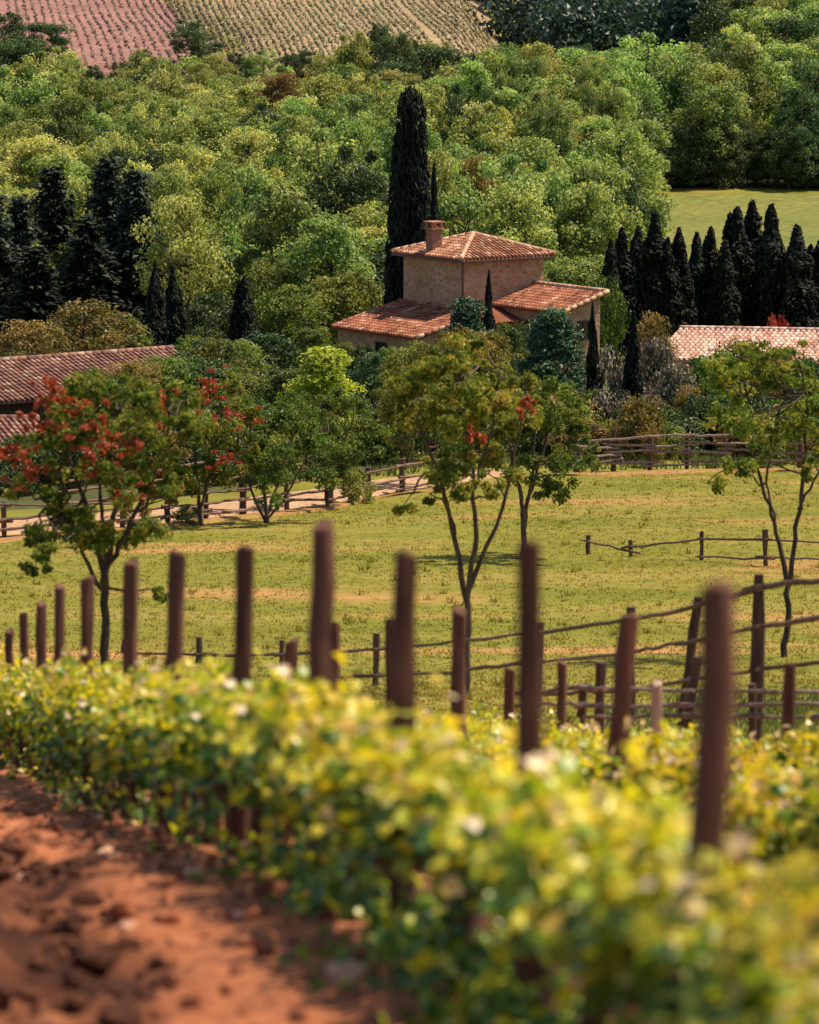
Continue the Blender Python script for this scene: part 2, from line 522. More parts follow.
ys = np.concatenate([np.linspace(-12, 60, 110), np.linspace(60.7, 240, 220)[0:], np.linspace(242, 700, 200), np.linspace(710, 1600, 30)])
us = np.linspace(-1, 1, 241)
us = np.sign(us) * np.abs(us) ** 1.5
Yg, Ug = np.meshgrid(ys, us, indexing='ij')
Xg = Ug * (0.28 * np.maximum(Yg, 0) + 30)
Ud = Xg - rowline(Yg)
dip = np.clip((Ud + 6.6) / 1.2, 0, 1) * np.clip((6.6 - Ud) / 1.2, 0, 1) * np.clip((44.6 - Yg) / 1.2, 0, 1) * np.clip((Yg + 1) / 1.2, 0, 1)
sheet('ground', Xg, Yg, g(Xg, Yg) - 0.6 * dip, M['ground'])

# vineyard soil: lumpy red earth
yy = np.concatenate([np.arange(-2, 10, 0.12), np.arange(10, 26, 0.055), np.arange(26, 45, 0.12)])
xx = np.concatenate([np.arange(-7.0, -4.0, 0.15), np.arange(-4.0, 1.0, 0.055), np.arange(1.0, 6.8, 0.14)])
Ys, Us = np.meshgrid(yy, xx, indexing='ij')
Xs = rowline(Ys) + Us
rough = 0.5 + 0.9 * np.clip((-Us - 0.75) / 0.6, 0, 1)      # churned strip beside the row


def soil_h(X, Y, U):
    k = 0.35 + 1.0 * np.clip((-U - 0.65) / 0.4, 0, 1)
    n = vnoise(X * 3.1, Y * 2.2) * 0.12 + vnoise(X * 7 + 9, Y * 6) * 0.10 + vnoise(X * 15, Y * 15 + 4) * 0.055
    ridge = -0.10 * np.exp(-((U + 1.15) / 0.3) ** 2) + 0.05 * np.exp(-((U + 0.1) / 0.35) ** 2)
    return n * k + ridge + 0.05


Zs = g(Xs, Ys) + soil_h(Xs, Ys, Us)
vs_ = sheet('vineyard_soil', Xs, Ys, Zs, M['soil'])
shade_mask = np.clip((-Us - 0.80 + 0.7 * vnoise(Xs * 1.9 + 20, Ys * 1.1) + 0.35 * vnoise(Xs * 5, Ys * 5)) / 0.16, 0, 1) * np.clip(0.85 + 0.8 * vnoise(Xs * 4 + 7, Ys * 3), 0, 1)  # churned strip, with its shadow painted in as dark colour
shade_mask = np.maximum(shade_mask, 0.95 * np.clip((Us + 0.18 + 0.25 * vnoise(Xs * 3, Ys * 2)) / 0.2, 0, 1) * np.clip((1.5 - Us + vnoise(Xs * 2, Ys * 2)) / 0.4, 0, 1))  # shaded ground under and behind the row, painted dark
add_attr(vs_.data, 'rnd', shade_mask.ravel())


def px_sheet(name, poly_l, poly_r, m, off, n=60, k=16):
    """ground sheet between two edge lines given as (pixel x, distance)"""
    def line(p):
        d = np.array(p, float)
        t = np.linspace(0, 1, len(d)); T = np.linspace(0, 1, n)
        a = np.interp(T, t, d[:, 0]); D = np.interp(T, t, d[:, 1])
        return (a - 409.5) / F * D, D
    xl, yl = line(poly_l); xr, yr = line(poly_r)
    s = np.linspace(0, 1, k)[None, :]
    X = xl[:, None] * (1 - s) + xr[:, None] * s
    Y = yl[:, None] * (1 - s) + yr[:, None] * s
    wob = vnoise(X * 0.8 + 3, Y * 0.8) * 0.9 * (np.abs(s - 0.5) * 2) ** 3
    e = np.linspace(0, 1, n)[:, None]
    rim = np.maximum(np.abs(2 * s - 1) ** 6, np.abs(2 * e - 1) ** 40)          # the rim sinks into the ground
    return sheet(name, X, Y + wob, g(X, Y + wob) + off * (1 - 1.6 * rim), m)


ROAD_N = [(-120, 106), (0, 108), (150, 112), (300, 119), (440, 126), (560, 131), (700, 133.5), (900, 135)]
ROAD_F = [(-120, 113), (0, 115), (150, 119), (300, 125.5), (440, 131.5), (520, 133.5)]
ROAD_NS = [(-120, 106), (0, 108), (150, 112), (300, 119), (440, 126.5), (520, 131)]
px_sheet('dirt_road', ROAD_NS, ROAD_F, M['road'], 0.10, 120, 14)
px_sheet('orange_verge', [(p, np.interp(p, [q for q, d in ROAD_N], [d for q, d in ROAD_N]) - 1.3 + 1.1 * math.sin(p / 37) * math.sin(p / 90 + 1)) for p in range(-120, 900, 8)], [(p, np.interp(p, [q for q, d in ROAD_N], [d for q, d in ROAD_N]) - 0.05) for p in range(-120, 900, 8)], M['edge'], 0.07, 256, 8)
px_sheet('far_pasture', [(640, 262), (640, 290), (640, 338)], [(980, 262), (980, 290), (980, 338)], M['pasture'], 0.12, 40, 40)
px_sheet('forest_floor', [(-300, 218), (-300, 385)], [(630, 222), (640, 385)], M['forest_floor'], 0.14, 60, 60)
px_sheet('wooded_slope', [(640, 340), (560, 480)], [(1100, 340), (1100, 480)], M['forest_floor'], 0.16, 50, 40)
px_sheet('tan_hill_field', [(175, 396), (235, 430), (190, 480), (100, 640)], [(548, 396), (545, 430), (512, 480), (462, 640)], M['tan_field'], 0.3, 60, 60)
px_sheet('pink_hill_field', [(-90, 398), (-90, 450), (-90, 640)], [(225, 398), (228, 436), (97, 640)], M['pink_field'], 0.34, 60, 60)

px_sheet('garden_ground', [(-140, 112.4), (0, 114.4), (150, 118.4), (300, 125), (440, 131), (560, 135.5), (900, 138)], [(-140, 216), (0, 216), (150, 216), (300, 216), (440, 216), (560, 216), (900, 216)], M['forest_floor'], 0.08, 90, 60)

# ------------------------------------------------------------------ grass (stuff)
def blades(name, n, region, hgt, wid, m, clump=1, dens=None):
    mb = MB()
    px = region[0] + rs.rand(n) * (region[1] - region[0])
    D = region[2] + (region[3] - region[2]) * rs.rand(n) ** 0.9
    X = (px - 409.5) / F * D
    if dens is not None:
        k = dens(px, D, X); X, D = X[k], D[k]
    X = np.repeat(X, clump) + rs.randn(len(X) * clump) * 0.06
    D = np.repeat(D, clump) + rs.randn(len(D) * clump) * 0.06
    nn = len(X)
    h = hgt * (0.5 + rs.rand(nn))
    base = np.stack([X, D, g(X, D) - 0.01], 1)
    lean = np.stack([rs.randn(nn) * 0.35, rs.randn(nn) * 0.35, np.ones(nn)], 1)
    tip = base + lean * h[:, None]
    ang = rs.rand(nn) * math.pi
    sd = np.stack([np.cos(ang), np.sin(ang), np.zeros(nn)], 1) * wid
    V = np.stack([base - sd, base + sd, tip], 1).reshape(-1, 3)
    tone = np.clip(0.45 + 1.0 * vnoise(X / 2.6, D / 6) + 0.5 * vnoise(X / 9, D / 14) + rs.randn(nn) * 0.08, 0, 1)
    mb.add(V, [np.arange(nn * 3).reshape(-1, 3)], np.repeat(tone, 3))
    return tag(mb.build(name, m), kind='stuff')


def road_near(px):
    return np.interp(px, [p for p, d in ROAD_N], [d for p, d in ROAD_N])


blades('meadow_grass', 47000, (-230, 1090, 45, 133), 0.042, 0.02, M['grass'], 4,
       lambda px, D, X: (D < road_near(px) - 1.6 + 1.5 * vnoise(px / 25, D)) & (vnoise(X / 9 + 50, D / 5) < 0.24 + 0.25 * rs.rand(len(X))))
blades('grass_tufts', 520, (-200, 1060, 46, 128), 0.15, 0.016, M['grass'], 14, lambda px, D, X: (D < road_near(px) - 2) & (vnoise(X / 6 + 9, D / 7) > -0.1))
blades('weeds', 800, (600, 900, 47, 60), 0.22, 0.012, M['weed'], 5, lambda px, D, X: vnoise(X / 1.5, D / 3) > -0.05)
blades('verge_weeds', 2500, (-40, 860, 128, 146), 0.28, 0.03, M['weed'], 4, lambda px, D, X: (D > np.interp(px, [p for p, d in ROAD_F], [d for p, d in ROAD_F]) - 0.3))

# ------------------------------------------------------------------ clods and stones on the soil
def rock_mb(rng, n_sub=1):
    t = (1 + 5 ** .5) / 2
    V = np.array([(-1, t, 0), (1, t, 0), (-1, -t, 0), (1, -t, 0), (0, -1, t), (0, 1, t), (0, -1, -t), (0, 1, -t), (t, 0, -1), (t, 0, 1), (-t, 0, -1), (-t, 0, 1)], float)
    V /= np.linalg.norm(V[0])
    Fc = np.array([(0, 11, 5), (0, 5, 1), (0, 1, 7), (0, 7, 10), (0, 10, 11), (1, 5, 9), (5, 11, 4), (11, 10, 2), (10, 7, 6), (7, 1, 8), (3, 9, 4), (3, 4, 2), (3, 2, 6), (3, 6, 8), (3, 8, 9), (4, 9, 5), (2, 4, 11), (6, 2, 10), (8, 6, 7), (9, 8, 1)])
    for _ in range(n_sub):
        nv = list(map(tuple, V)); cache = {}; nf = []
        def mid(a, b):
            k = (min(a, b), max(a, b))
            if k not in cache:
                p = (V[a] + V[b]) / 2; p /= np.linalg.norm(p); cache[k] = len(nv); nv.append(tuple(p))
            return cache[k]
        for a, b, c in Fc:
            x, y, z = mid(a, b), mid(b, c), mid(c, a)
            nf += [(a, x, z), (b, y, x), (c, z, y), (x, y, z)]
        V = np.array(nv); Fc = np.array(nf)
    V = V * (1 + 0.35 * (vnoise(V[:, 0] * 1.7 + rng.rand() * 50, V[:, 1] * 1.7 + V[:, 2] * 2.1) * 2))[:, None]
    return V, Fc


mb, mb_dark = MB(), MB()
protos = [rock_mb(rs, 1) for _ in range(6)]
for i in range(3600):
    Y = 8 + 24 * rs.rand()
    U = -0.05 - 3.4 * rs.rand()
    if U > -0.8 and rs.rand() < 0.55:
        continue
    X = rowline(Y) + U
    s = 0.012 + (0.06 if U < -0.8 else 0.03) * rs.rand() ** 2.5
    V, Fc = protos[i % 6]
    a = rs.rand() * 6.28; ca, sa = math.cos(a), math.sin(a)
    P = V * (s * (0.7 + 0.7 * rs.rand()), s * (0.7 + 0.6 * rs.rand()), s * 0.75)
    P = np.stack([P[:, 0] * ca - P[:, 1] * sa, P[:, 0] * sa + P[:, 1] * ca, P[:, 2]], 1)
    z = float(g(X, Y) + soil_h(np.array(X), np.array(Y), np.array(U)))
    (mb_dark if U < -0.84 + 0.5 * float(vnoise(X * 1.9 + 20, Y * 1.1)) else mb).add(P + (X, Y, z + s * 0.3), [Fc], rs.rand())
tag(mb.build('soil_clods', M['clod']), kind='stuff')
tag(mb_dark.build('shade_toned_clods', M['shade_toned_clod']), kind='stuff')


def ground_hit(px, py):
    for D in np.arange(8, 60, 0.05):
        p = at(px, py, D)
        U = p[0] - rowline(D)
        if p[2] <= float(g(p[0], D) + soil_h(np.array(p[0]), np.array(D), np.array(U))):
            return p
    return p


for px, py, s, lab in [(345, 981, 0.062, 'largest pale stone, lying on red soil nearest the bottom edge'),
                       (108, 858, 0.050, 'flat cream stone halfway along the red soil strip'),
                       (193, 877, 0.040, 'rounded pinkish stone on red soil close to the vine trunks'),
                       (127, 932, 0.036, 'small pink stone at the edge of the churned dark soil'),
                       (25, 881, 0.036, 'orange tinted stone beside the left edge of the soil'),
                       (243, 919, 0.038, 'low tan stone on smooth red soil near the vine row')]:
    p = ground_hit(px, py)
    V, Fc = rock_mb(rs, 2)
    mbr = MB(); mbr.add(V * (s * 1.15, s, s * 0.7), [Fc], rs.rand())
    o = mbr.build('stone', M['stone'], smooth=True)
    o.location = p + np.array([0, 0, s * 0.35]); o.rotation_euler = (0, 0, rs.rand() * 6)
    tag(o, lab, 'stone', 'pale stones on the soil')

# ------------------------------------------------------------------ tree prototypes
def cloud(mb, rng, c, rad, n, L, Wd, shell=0.45, up=0.5, tone=(0.5, 0.28)):
    d = rng.randn(n, 3); d /= np.linalg.norm(d, axis=1)[:, None]
    r = rng.rand(n) ** shell
    P = np.asarray(c) + d * np.asarray(rad) * r[:, None]
    Nn = d + np.array([0, 0, up]) + rng.randn(n, 3) * 0.55
    t = np.clip(tone[0] + rng.randn(n) * tone[1], 0, 1)
    s = 0.65 + 0.7 * rng.rand(n)
    mb.leaves(P, Nn, L * s, Wd * s, rng, rnd=t)


def limb(mb, rng, a, b, r0, r1, n=5, wob=0.08, k=6):
    a = np.asarray(a, float); b = np.asarray(b, float)
    t = np.linspace(0, 1, n)
    P = a + (b - a) * t[:, None]
    P[1:-1] += rng.randn(n - 2, 3) * wob * np.linalg.norm(b - a) * 0.5
    mb.tube(P, r0 + (r1 - r0) * t, k, rnd=rng.rand(), cap=False)


PROTO = bpy.data.collections.new('prototypes')   # never linked: holds nothing that renders


def broadleaf(seed, H=8.0, Wd=6.0, ncl=34, nl=140, L=0.34, base=0.18, top=1.0, conical=0.0, ragged=0.0):
    """tree of height H, crown width Wd, returned as (trunk mesh data maker, crown MB)"""
    rng = np.random.RandomState(seed)
    cr, tr = MB(), MB()
    zb = H * base
    limb(tr, rng, (0, 0, -0.3), (rng.randn() * 0.2, rng.randn() * 0.2, H * 0.45), 0.022 * H, 0.014 * H, 6, 0.05, 8)
    limb(tr, rng, (0, 0, H * 0.42), (rng.randn() * 0.3, rng.randn() * 0.3, H * 0.88), 0.014 * H, 0.004 * H, 5, 0.08)
    lop = rng.randn(2) * 0.12
    for i in range(ncl):
        u = (i + 0.5) / ncl
        z = zb + (H - zb) * (u ** 0.85) * 0.93
        f = (z - zb) / (H - zb)
        prof = math.sin(math.pi * min(1, (0.18 + 0.80 * f))) ** 0.65 if conical == 0 else (1 - f) ** 0.8 + 0.06
        a = i * 2.39996 + rng.rand() * 0.9
        rr = Wd * 0.5 * prof * (0.35 + 0.65 * rng.rand() ** 0.6) * (0.85 + 0.35 * rng.rand())
        c = np.array([math.cos(a) * rr + lop[0] * Wd * f, math.sin(a) * rr + lop[1] * Wd * f, z + ragged * rng.randn() * 0.07 * H])
        cs = Wd * (0.11 + 0.10 * rng.rand()) * (1 - 0.35 * ragged * rng.rand()) * (0.7 if f > 0.9 else 1)
        tone = 0.22 + 0.56 * rng.rand()
        cloud(cr, rng, c, (cs * 1.15, cs * 1.15, cs * 0.85), int(nl * (0.7 + 0.6 * rng.rand())), L, L * 0.62, 0.5, 0.4, (tone, 0.28))
        limb(tr, rng, (lop[0] * f, lop[1] * f, max(H * 0.2, z - 0.28 * rr - 0.4)), c, 0.006 * H, 0.002 * H, 4, 0.1, 5)
    return tr, cr


def cypress(seed, H=10.0, Wd=2.4, n=5200, spires=4, L=0.38, ex=(1.6, 0.9), col=False):
    rng = np.random.RandomState(seed)
    cr, tr = MB(), MB()
    limb(tr, rng, (0, 0, -0.2), (0, 0, H * 0.8), 0.16, 0.03, 5, 0.01, 8)
    specs = [(0, 0, 1.0, 1.0)] + [(rng.randn() * 0.2 * Wd, rng.randn() * 0.2 * Wd, 0.72 + 0.25 * rng.rand(), 0.55 + 0.2 * rng.rand()) for _ in range(spires)]
    for (x, y, hf, wf) in specs:
        k = int(n * wf / sum(s[3] for s in specs))
        f = rng.rand(k) ** 0.9
        prof = np.minimum(1, f / 0.12 * 0.5 + 0.5) * (1 - f ** ex[0]) ** ex[1] * (1 + 0.2 * np.sin(f * 23 + rng.rand() * 6))
        if col: prof = (0.70 + 0.30 * (1 - f)) * (1 - f ** 26) ** 0.5
        a = rng.rand(k) * 6.283
        lump = 1 + 0.25 * vnoise(a * 1.6 + seed, f * 9)
        r = Wd * 0.5 * wf * prof * (rng.rand(k) ** 0.3) * lump
        P = np.stack([x * (1 - 0.5 * f) + np.cos(a) * r, y * (1 - 0.5 * f) + np.sin(a) * r, 0.02 * H + f * H * hf * 0.97], 1)
        Nn = np.stack([np.cos(a), np.sin(a), 0.25 * np.ones(k)], 1) + rng.randn(k, 3) * 0.45
        ax = np.stack([np.cos(a) * 0.2, np.sin(a) * 0.2, np.ones(k)], 1) + rng.randn(k, 3) * 0.2
        s = 0.6 + 0.7 * rng.rand(k)
        cr.leaves(P, Nn, L * 1.5 * s, L * 0.45 * s, rng, axis=ax)
    return tr, cr


def spruce(seed, H=11.0, Wd=4.2, L=0.42):
    rng = np.random.RandomState(seed)
    cr, tr = MB(), MB()
    limb(tr, rng, (0, 0, -0.2), (0, 0, H * 0.95), 0.2, 0.03, 6, 0.01, 8)
    z = 0.05 * H
    while z < H * 0.97:
        f = z / H
        nb = 7 if f < 0.8 else 5
        a0 = rng.rand() * 6.28
        for j in range(nb):
            a = a0 + j * 6.283 / nb + rng.randn() * 0.25
            ln = Wd * 0.5 * (1 - f) ** 0.75 * (0.6 + 0.55 * rng.rand()) + 0.2
            k = int(26 + 34 * (1 - f))
            t = rng.rand(k)
            drop = -0.18 * ln * t + 0.1 * ln * t * t
            P = np.stack([np.cos(a) * ln * t, np.sin(a) * ln * t, z + drop], 1) + rng.randn(k, 3) * (0.20, 0.20, 0.17)
            Nn = rng.randn(k, 3) * 0.5 + (0, 0, 0.8)
            ax = np.tile(np.array([math.cos(a), math.sin(a), -0.25]), (k, 1)) + rng.randn(k, 3) * 0.5
            s = 0.6 + 0.7 * rng.rand(k)
            cr.leaves(P, Nn, L * 1.3 * s, L * 0.55 * s, rng, axis=ax, rnd=np.clip(0.35 + 0.3 * rng.rand() + rng.randn(k) * 0.2, 0, 1))
        z += 0.045 * H
    return tr, cr


class Kind:
    """mesh data of one kind of plant, several variants; every planted copy is its own thing"""
    def __init__(s, name, cat, makers, mats, H, Wd, bark='bark', smooth=False):
        s.name, s.cat, s.H, s.Wd = name, cat, H, Wd
        s.var = []
        for i, mk in enumerate(makers):
            tr, cr = mk
            s.var.append((tr.data('trunk', M[bark], True), {m: None for m in mats}, cr))
        s.mats = mats
        s.cache = {}

    def crown(s, v, m):
        if (v, m) not in s.cache:
            s.cache[(v, m)] = s.var[v][2].data('crown', M[m])
        return s.cache[(v, m)]

    def plant(s, X, Y, H, Wd, label, m=None, group=None, v=None, rz=None, dz=0.0, name=None, cat=None):
        v = rs.randint(len(s.var)) if v is None else v
        m = m or s.mats[0]
        t = thing(name or s.name, label, cat or s.cat, (X, Y, g1(X, Y) + dz), rs.rand() * 6.28 if rz is None else rz, group)
        t.scale = (Wd / s.Wd, Wd / s.Wd, H / s.H)
        link('trunk', s.var[v][0], t)
        link('crown', s.crown(v, m), t)
        return t

    def put(s, px, top, D, wpx, label, m=None, group=None, v=None, **kw):
        X = (px - 409.5) / F * D
        H = at(px, top, D)[2] - g1(X, D)
        return s.plant(X, D, max(H, 0.4), wpx / F * D, label, m, group, v, **kw)


FOREST = Kind('forest_tree', 'tree', [broadleaf(100 + i, 8, 5.2 + (i % 3) * 0.5, 50 + 5 * (i % 4), 165, 0.215 + 0.025 * (i % 3), 0.06 + 0.03 * (i % 3), ragged=0.6 + 0.2 * (i % 3)) for i in range(10)], ['forest_light', 'forest_mid', 'forest_dark', 'forest_rust'], 8.0, 6.4)
GARDEN = Kind('garden_tree', 'tree', [broadleaf(200 + i, 6, 4.2, 34, 150, 0.22, 0.10) for i in range(5)], ['garden_leaf', 'blue_leaf', 'olive_leaf', 'blossom_bush', 'yellow_leaf', 'forest_dark'], 6.0, 4.5)
CONE = Kind('conical_tree', 'tree', [broadleaf(250 + i, 6, 3.6, 40, 140, 0.2, 0.05, conical=1) for i in range(2)], ['blue_leaf', 'yellow_leaf'], 6.0, 3.8)
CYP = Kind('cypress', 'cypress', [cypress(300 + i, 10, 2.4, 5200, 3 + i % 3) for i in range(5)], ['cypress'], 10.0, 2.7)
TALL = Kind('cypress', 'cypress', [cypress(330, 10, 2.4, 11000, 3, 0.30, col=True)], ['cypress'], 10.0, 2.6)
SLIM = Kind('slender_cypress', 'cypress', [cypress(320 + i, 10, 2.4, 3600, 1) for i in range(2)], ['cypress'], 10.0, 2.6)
SPR = Kind('conifer', 'conifer', [spruce(340 + i, 11, 4.2, 0.40) for i in range(3)], ['conifer'], 11.0, 4.4)
BUSH = Kind('bush', 'bush', [broadleaf(400 + i, 2.0, 2.6, 24, 130, 0.15, 0.02) for i in range(4)], ['garden_leaf', 'olive_leaf', 'blossom_bush', 'forest_dark', 'blue_leaf', 'yellow_leaf', 'red'], 2.0, 2.8)

# ------------------------------------------------------------------ the farmhouse
HD = 200.0
PXM = HD / F
PHI = R(35)
E1 = np.array([math.cos(PHI), math.sin(PHI), 0]); E2 = np.array([-math.sin(PHI), math.cos(PHI), 0])
UP = np.array([0, 0, 1.0])


def tiles(mb, poly, eave_dir, updir, sp=0.24, ln=0.36, r=0.085):
    """barrel tiles over a planar convex roof slope; rows run up the slope"""
    poly = [np.asarray(p, float) for p in poly]
    e = eave_dir / np.linalg.norm(eave_dir)
    u = updir - (updir @ e) * e; u /= np.linalg.norm(u)
    n = np.cross(e, u); n = n if n[2] > 0 else -n
    o = poly[0]
    P2 = np.array([((p - o) @ e, (p - o) @ u) for p in poly])
    mb.add(np.array(poly), [np.array([list(range(len(poly)))])], 0.15)
    t = P2[:, 0].min() + sp * 0.5
    while t < P2[:, 0].max():
        hits = []
        for i in range(len(P2)):
            a, b = P2[i], P2[(i + 1) % len(P2)]
            if (a[0] - t) * (b[0] - t) < 0:
                hits.append(a[1] + (b[1] - a[1]) * (t - a[0]) / (b[0] - a[0]))
        if len(hits) >= 2:
            s0, s1 = min(hits), max(hits)
            s = s0 - 0.04
            while s < s1 - 0.05:
                e1_ = min(s + ln, s1)
                jt = (rs.rand() - 0.5) * 0.03
                V = []
                for ss, rr, lift in ((s, r * 1.12, 0.03), (e1_, r, 0.012)):
                    for a in np.linspace(0, math.pi, 5):
                        V.append(o + e * (t + jt + math.cos(a) * rr) + u * ss + n * (math.sin(a) * rr + lift))
                q = [(i, i + 1, i + 6, i + 5) for i in range(4)]
                mb.add(np.array(V), [np.array(q)], np.clip(0.5 + rs.randn() * 0.27, 0, 1))
                s += ln * 0.92
        t += sp


def prism(mb, base, z0, tops):
    """vertical walls over a convex footprint with per-corner top heights"""
    n = len(base)
    V = [(*b[:2], z0) for b in base] + [(*b[:2], t) for b, t in zip(base, tops)]
    q = [(i, (i + 1) % n, n + (i + 1) % n, n + i) for i in range(n)]
    mb.add(np.array(V), [np.array(q), np.array([list(range(n, 2 * n))])], 0.5)


def slab(mb, poly, th):
    P = np.array(poly, float); n = len(P)
    V = np.concatenate([P, P - (0, 0, th)])
    q = [(i, (i + 1) % n, n + (i + 1) % n, n + i) for i in range(n)]
    mb.add(V, [np.array(q), np.array([list(range(n))]), np.array([list(range(n, 2 * n))[::-1]])], 0.1)


def ridge_caps(mb, a, b, r=0.12):
    a = np.asarray(a, float); b = np.asarray(b, float)
    L = np.linalg.norm(b - a); n = max(2, int(L / 0.4))
    for i in range(n):
        p = a + (b - a) * i / n; q = a + (b - a) * (i + 1.06) / n
        mb.tube([p + (0, 0, 0.03), q + (0, 0, 0.05)], [r * 1.1, r], 8, rnd=rs.rand())


fc = at(463, 259, HD)                       # front corner of the tower at eave level
EAVE = fc[2]
S1, S2 = 5.05, 5.2
corner = np.array([fc[0], fc[1], 0])
gz = g1(fc[0], fc[1] + 3)
house = thing('farmhouse', 'stone farmhouse with square tower, terracotta tiled roofs and brick chimney', 'house', (fc[0], fc[1], gz))
OFF = np.array([fc[0], fc[1], gz])


def H_(mb, name, m, parent=None, smooth=False):
    mb.V = [v - OFF for v in mb.V]
    return mb.build(name, m, parent or house, smooth)


tw = MB()
tb = [corner, corner + E1 * S1, corner + E1 * S1 + E2 * S2, corner + E2 * S2]
prism(tw, tb, gz - 0.5, [EAVE] * 4)
H_(tw, 'tower_wall', M['wall'])
ov = 0.42
eb = [corner - E1 * ov - E2 * ov, corner + E1 * (S1 + ov) - E2 * ov, corner + E1 * (S1 + ov) + E2 * (S2 + ov), corner - E1 * ov + E2 * (S2 + ov)]
eb = [b + UP * (EAVE + 0.02) for b in eb]
apex = corner + E1 * S1 / 2 + E2 * S2 / 2 + UP * (EAVE + 0.98)
tr_ = MB()
slab(tr_, eb, 0.10)
for i in range(4):
    a, b = eb[i], eb[(i + 1) % 4]
    tiles(tr_, [a, b, apex], b - a, apex - (a + b) / 2)
troof = H_(tr_, 'tower_roof', M['tile'])
rc = MB()
for b in eb:
    ridge_caps(rc, b, apex)
H_(rc, 'ridge_tiles', M['ridge'], None, True)
# chimney
cpos = at(434, 246, HD + 2.6)
ch = MB()
ch.box(cpos + (0, 0, 0.0), 0.58, 0.58, 1.7, PHI)
H_(ch, 'chimney', M['brick'])
cc = MB()
ch_top = cpos[2] + 0.85
cc.box((cpos[0], cpos[1], ch_top + 0.05), 0.76, 0.76, 0.08, PHI)
for sx in (-1, 1):
    for sy in (-1, 1):
        q = np.array([cpos[0], cpos[1], ch_top + 0.21]) + E1 * sx * 0.25 + E2 * sy * 0.25
        cc.box(q, 0.14, 0.14, 0.23, PHI)
cc.box((cpos[0], cpos[1], ch_top + 0.37), 0.78, 0.78, 0.08, PHI)
H_(cc, 'chimney_cap', M['tile'])
# downpipe at the front corner, gutter
dp = MB()
q = corner - E1 * 0.07 - E2 * 0.07
dp.tube([q + UP * (EAVE - 0.02), q + UP * (EAVE - 1.5), q + UP * (EAVE - 3.4)], 0.06, 8)
H_(dp, 'downpipe', M['pipe'])
gt = MB()
for a, b in ((eb[0], eb[1]), (eb[3], eb[0])):
    gt.tube([a - UP * 0.12, b - UP * 0.12], 0.06, 6)
H_(gt, 'gutter', M['pipe'])
# left wing: lean-to against the tower's left face, reaching forward
LW = 4.2
A0 = corner - E2 * 1.9; A1 = corner + E2 * (S2 + 0.3)
zt = EAVE - 2.55; ze = zt - 1.05
lw = MB()
fp = [A0 - E1 * 0.003, A1 - E1 * 0.003, A1 - E1 * (LW - 0.35), A0 - E1 * (LW - 0.35) + E2 * 0.2]
fp = [A0 - E1 * (LW - 0.35) + E2 * 0.35, A0 - E1 * 0.003 + E2 * 0.35, A1 - E1 * 0.003, A1 - E1 * (LW - 0.35)]
dz_ = (zt - ze) / LW
prism(lw, fp, gz - 0.5, [ze + dz_ * 0.35 - 0.12, zt - 0.12, zt - 0.12, ze + dz_ * 0.35 - 0.12])
H_(lw, 'left_wing_wall', M['wall'])
lr = MB()
poly = [A0 - E1 * LW + UP * ze, A0 + UP * zt - E1 * 0.004, A1 + UP * zt - E1 * 0.004, A1 - E1 * LW + UP * ze]
slab(lr, [p - UP * 0.01 for p in poly], 0.10)
tiles(lr, [poly[0], poly[3], poly[2], poly[1]], poly[3] - poly[0], E1 + UP * dz_)
H_(lr, 'left_wing_roof', M['tile_red'])
lc = MB(); ridge_caps(lc, poly[1], poly[2]); ridge_caps(lc, poly[0], poly[1], 0.1); ridge_caps(lc, poly[3], poly[2], 0.1)
H_(lc, 'ridge_tiles', M['tile_red'], None, True)
# right wing: lean-to reaching forward right from the tower's right face
RL, RW = 6.1, 2.8
B0 = corner + E1 * 1.65; B1 = corner + E1 * (1.65 + RW)
zt2 = EAVE - 1.45; ze2 = zt2 - 0.9
rw = MB()
fp = [B0 - E2 * (RL - 0.3) + E1 * 0.3, B1 - E2 * (RL - 0.3) - E1 * 0.25, B1 - E1 * 0.25 - E2 * 0.003, B0 + E1 * 0.3 - E2 * 0.003]
prism(rw, fp, gz - 0.8, [ze2 - 0.05, zt2 - 0.2, zt2 - 0.2, ze2 - 0.05])
rwall = H_(rw, 'right_wing_wall', M['wall'])
rr_ = MB()
poly = [B0 - E2 * RL + UP * ze2, B1 - E2 * RL + UP * zt2, B1 + UP * zt2 - E2 * 0.004, B0 + UP * ze2 - E2 * 0.004]
slab(rr_, [p - UP * 0.01 for p in poly], 0.10)
tiles(rr_, [poly[0], poly[3], poly[2], poly[1]], E2, E1 + UP * (0.85 / RW))
H_(rr_, 'right_wing_roof', M['tile_red'])
rc2 = MB(); ridge_caps(rc2, poly[1], poly[2]); ridge_caps(rc2, poly[0], poly[1], 0.1)
H_(rc2, 'ridge_tiles', M['ridge'], None, True)
# low annexe in front of tower right face joining the wing
an = MB()
fp = [corner + E1 * 0.2 - E2 * 2.6, B0 - E2 * 2.6 + E1 * 0.28, B0 - E2 * 0.003 + E1 * 0.28, corner + E1 * 0.2 - E2 * 0.003]
prism(an, fp, gz - 0.5, [ze2 - 0.75, ze2 - 0.75, ze2 - 0.1, ze2 - 0.1])
H_(an, 'annexe_wall', M['wall'])
ar = MB()
poly = [corner - E2 * 2.9 + UP * (ze2 - 0.72), B0 - E2 * 2.9 + E1 * 0.27 + UP * (ze2 - 0.72), B0 - E2 * 0.004 + E1 * 0.27 + UP * (ze2 - 0.02), corner - E2 * 0.004 + UP * (ze2 - 0.02)]
tiles(ar, poly, E1, E2)
H_(ar, 'annexe_roof', M['tile_red'])
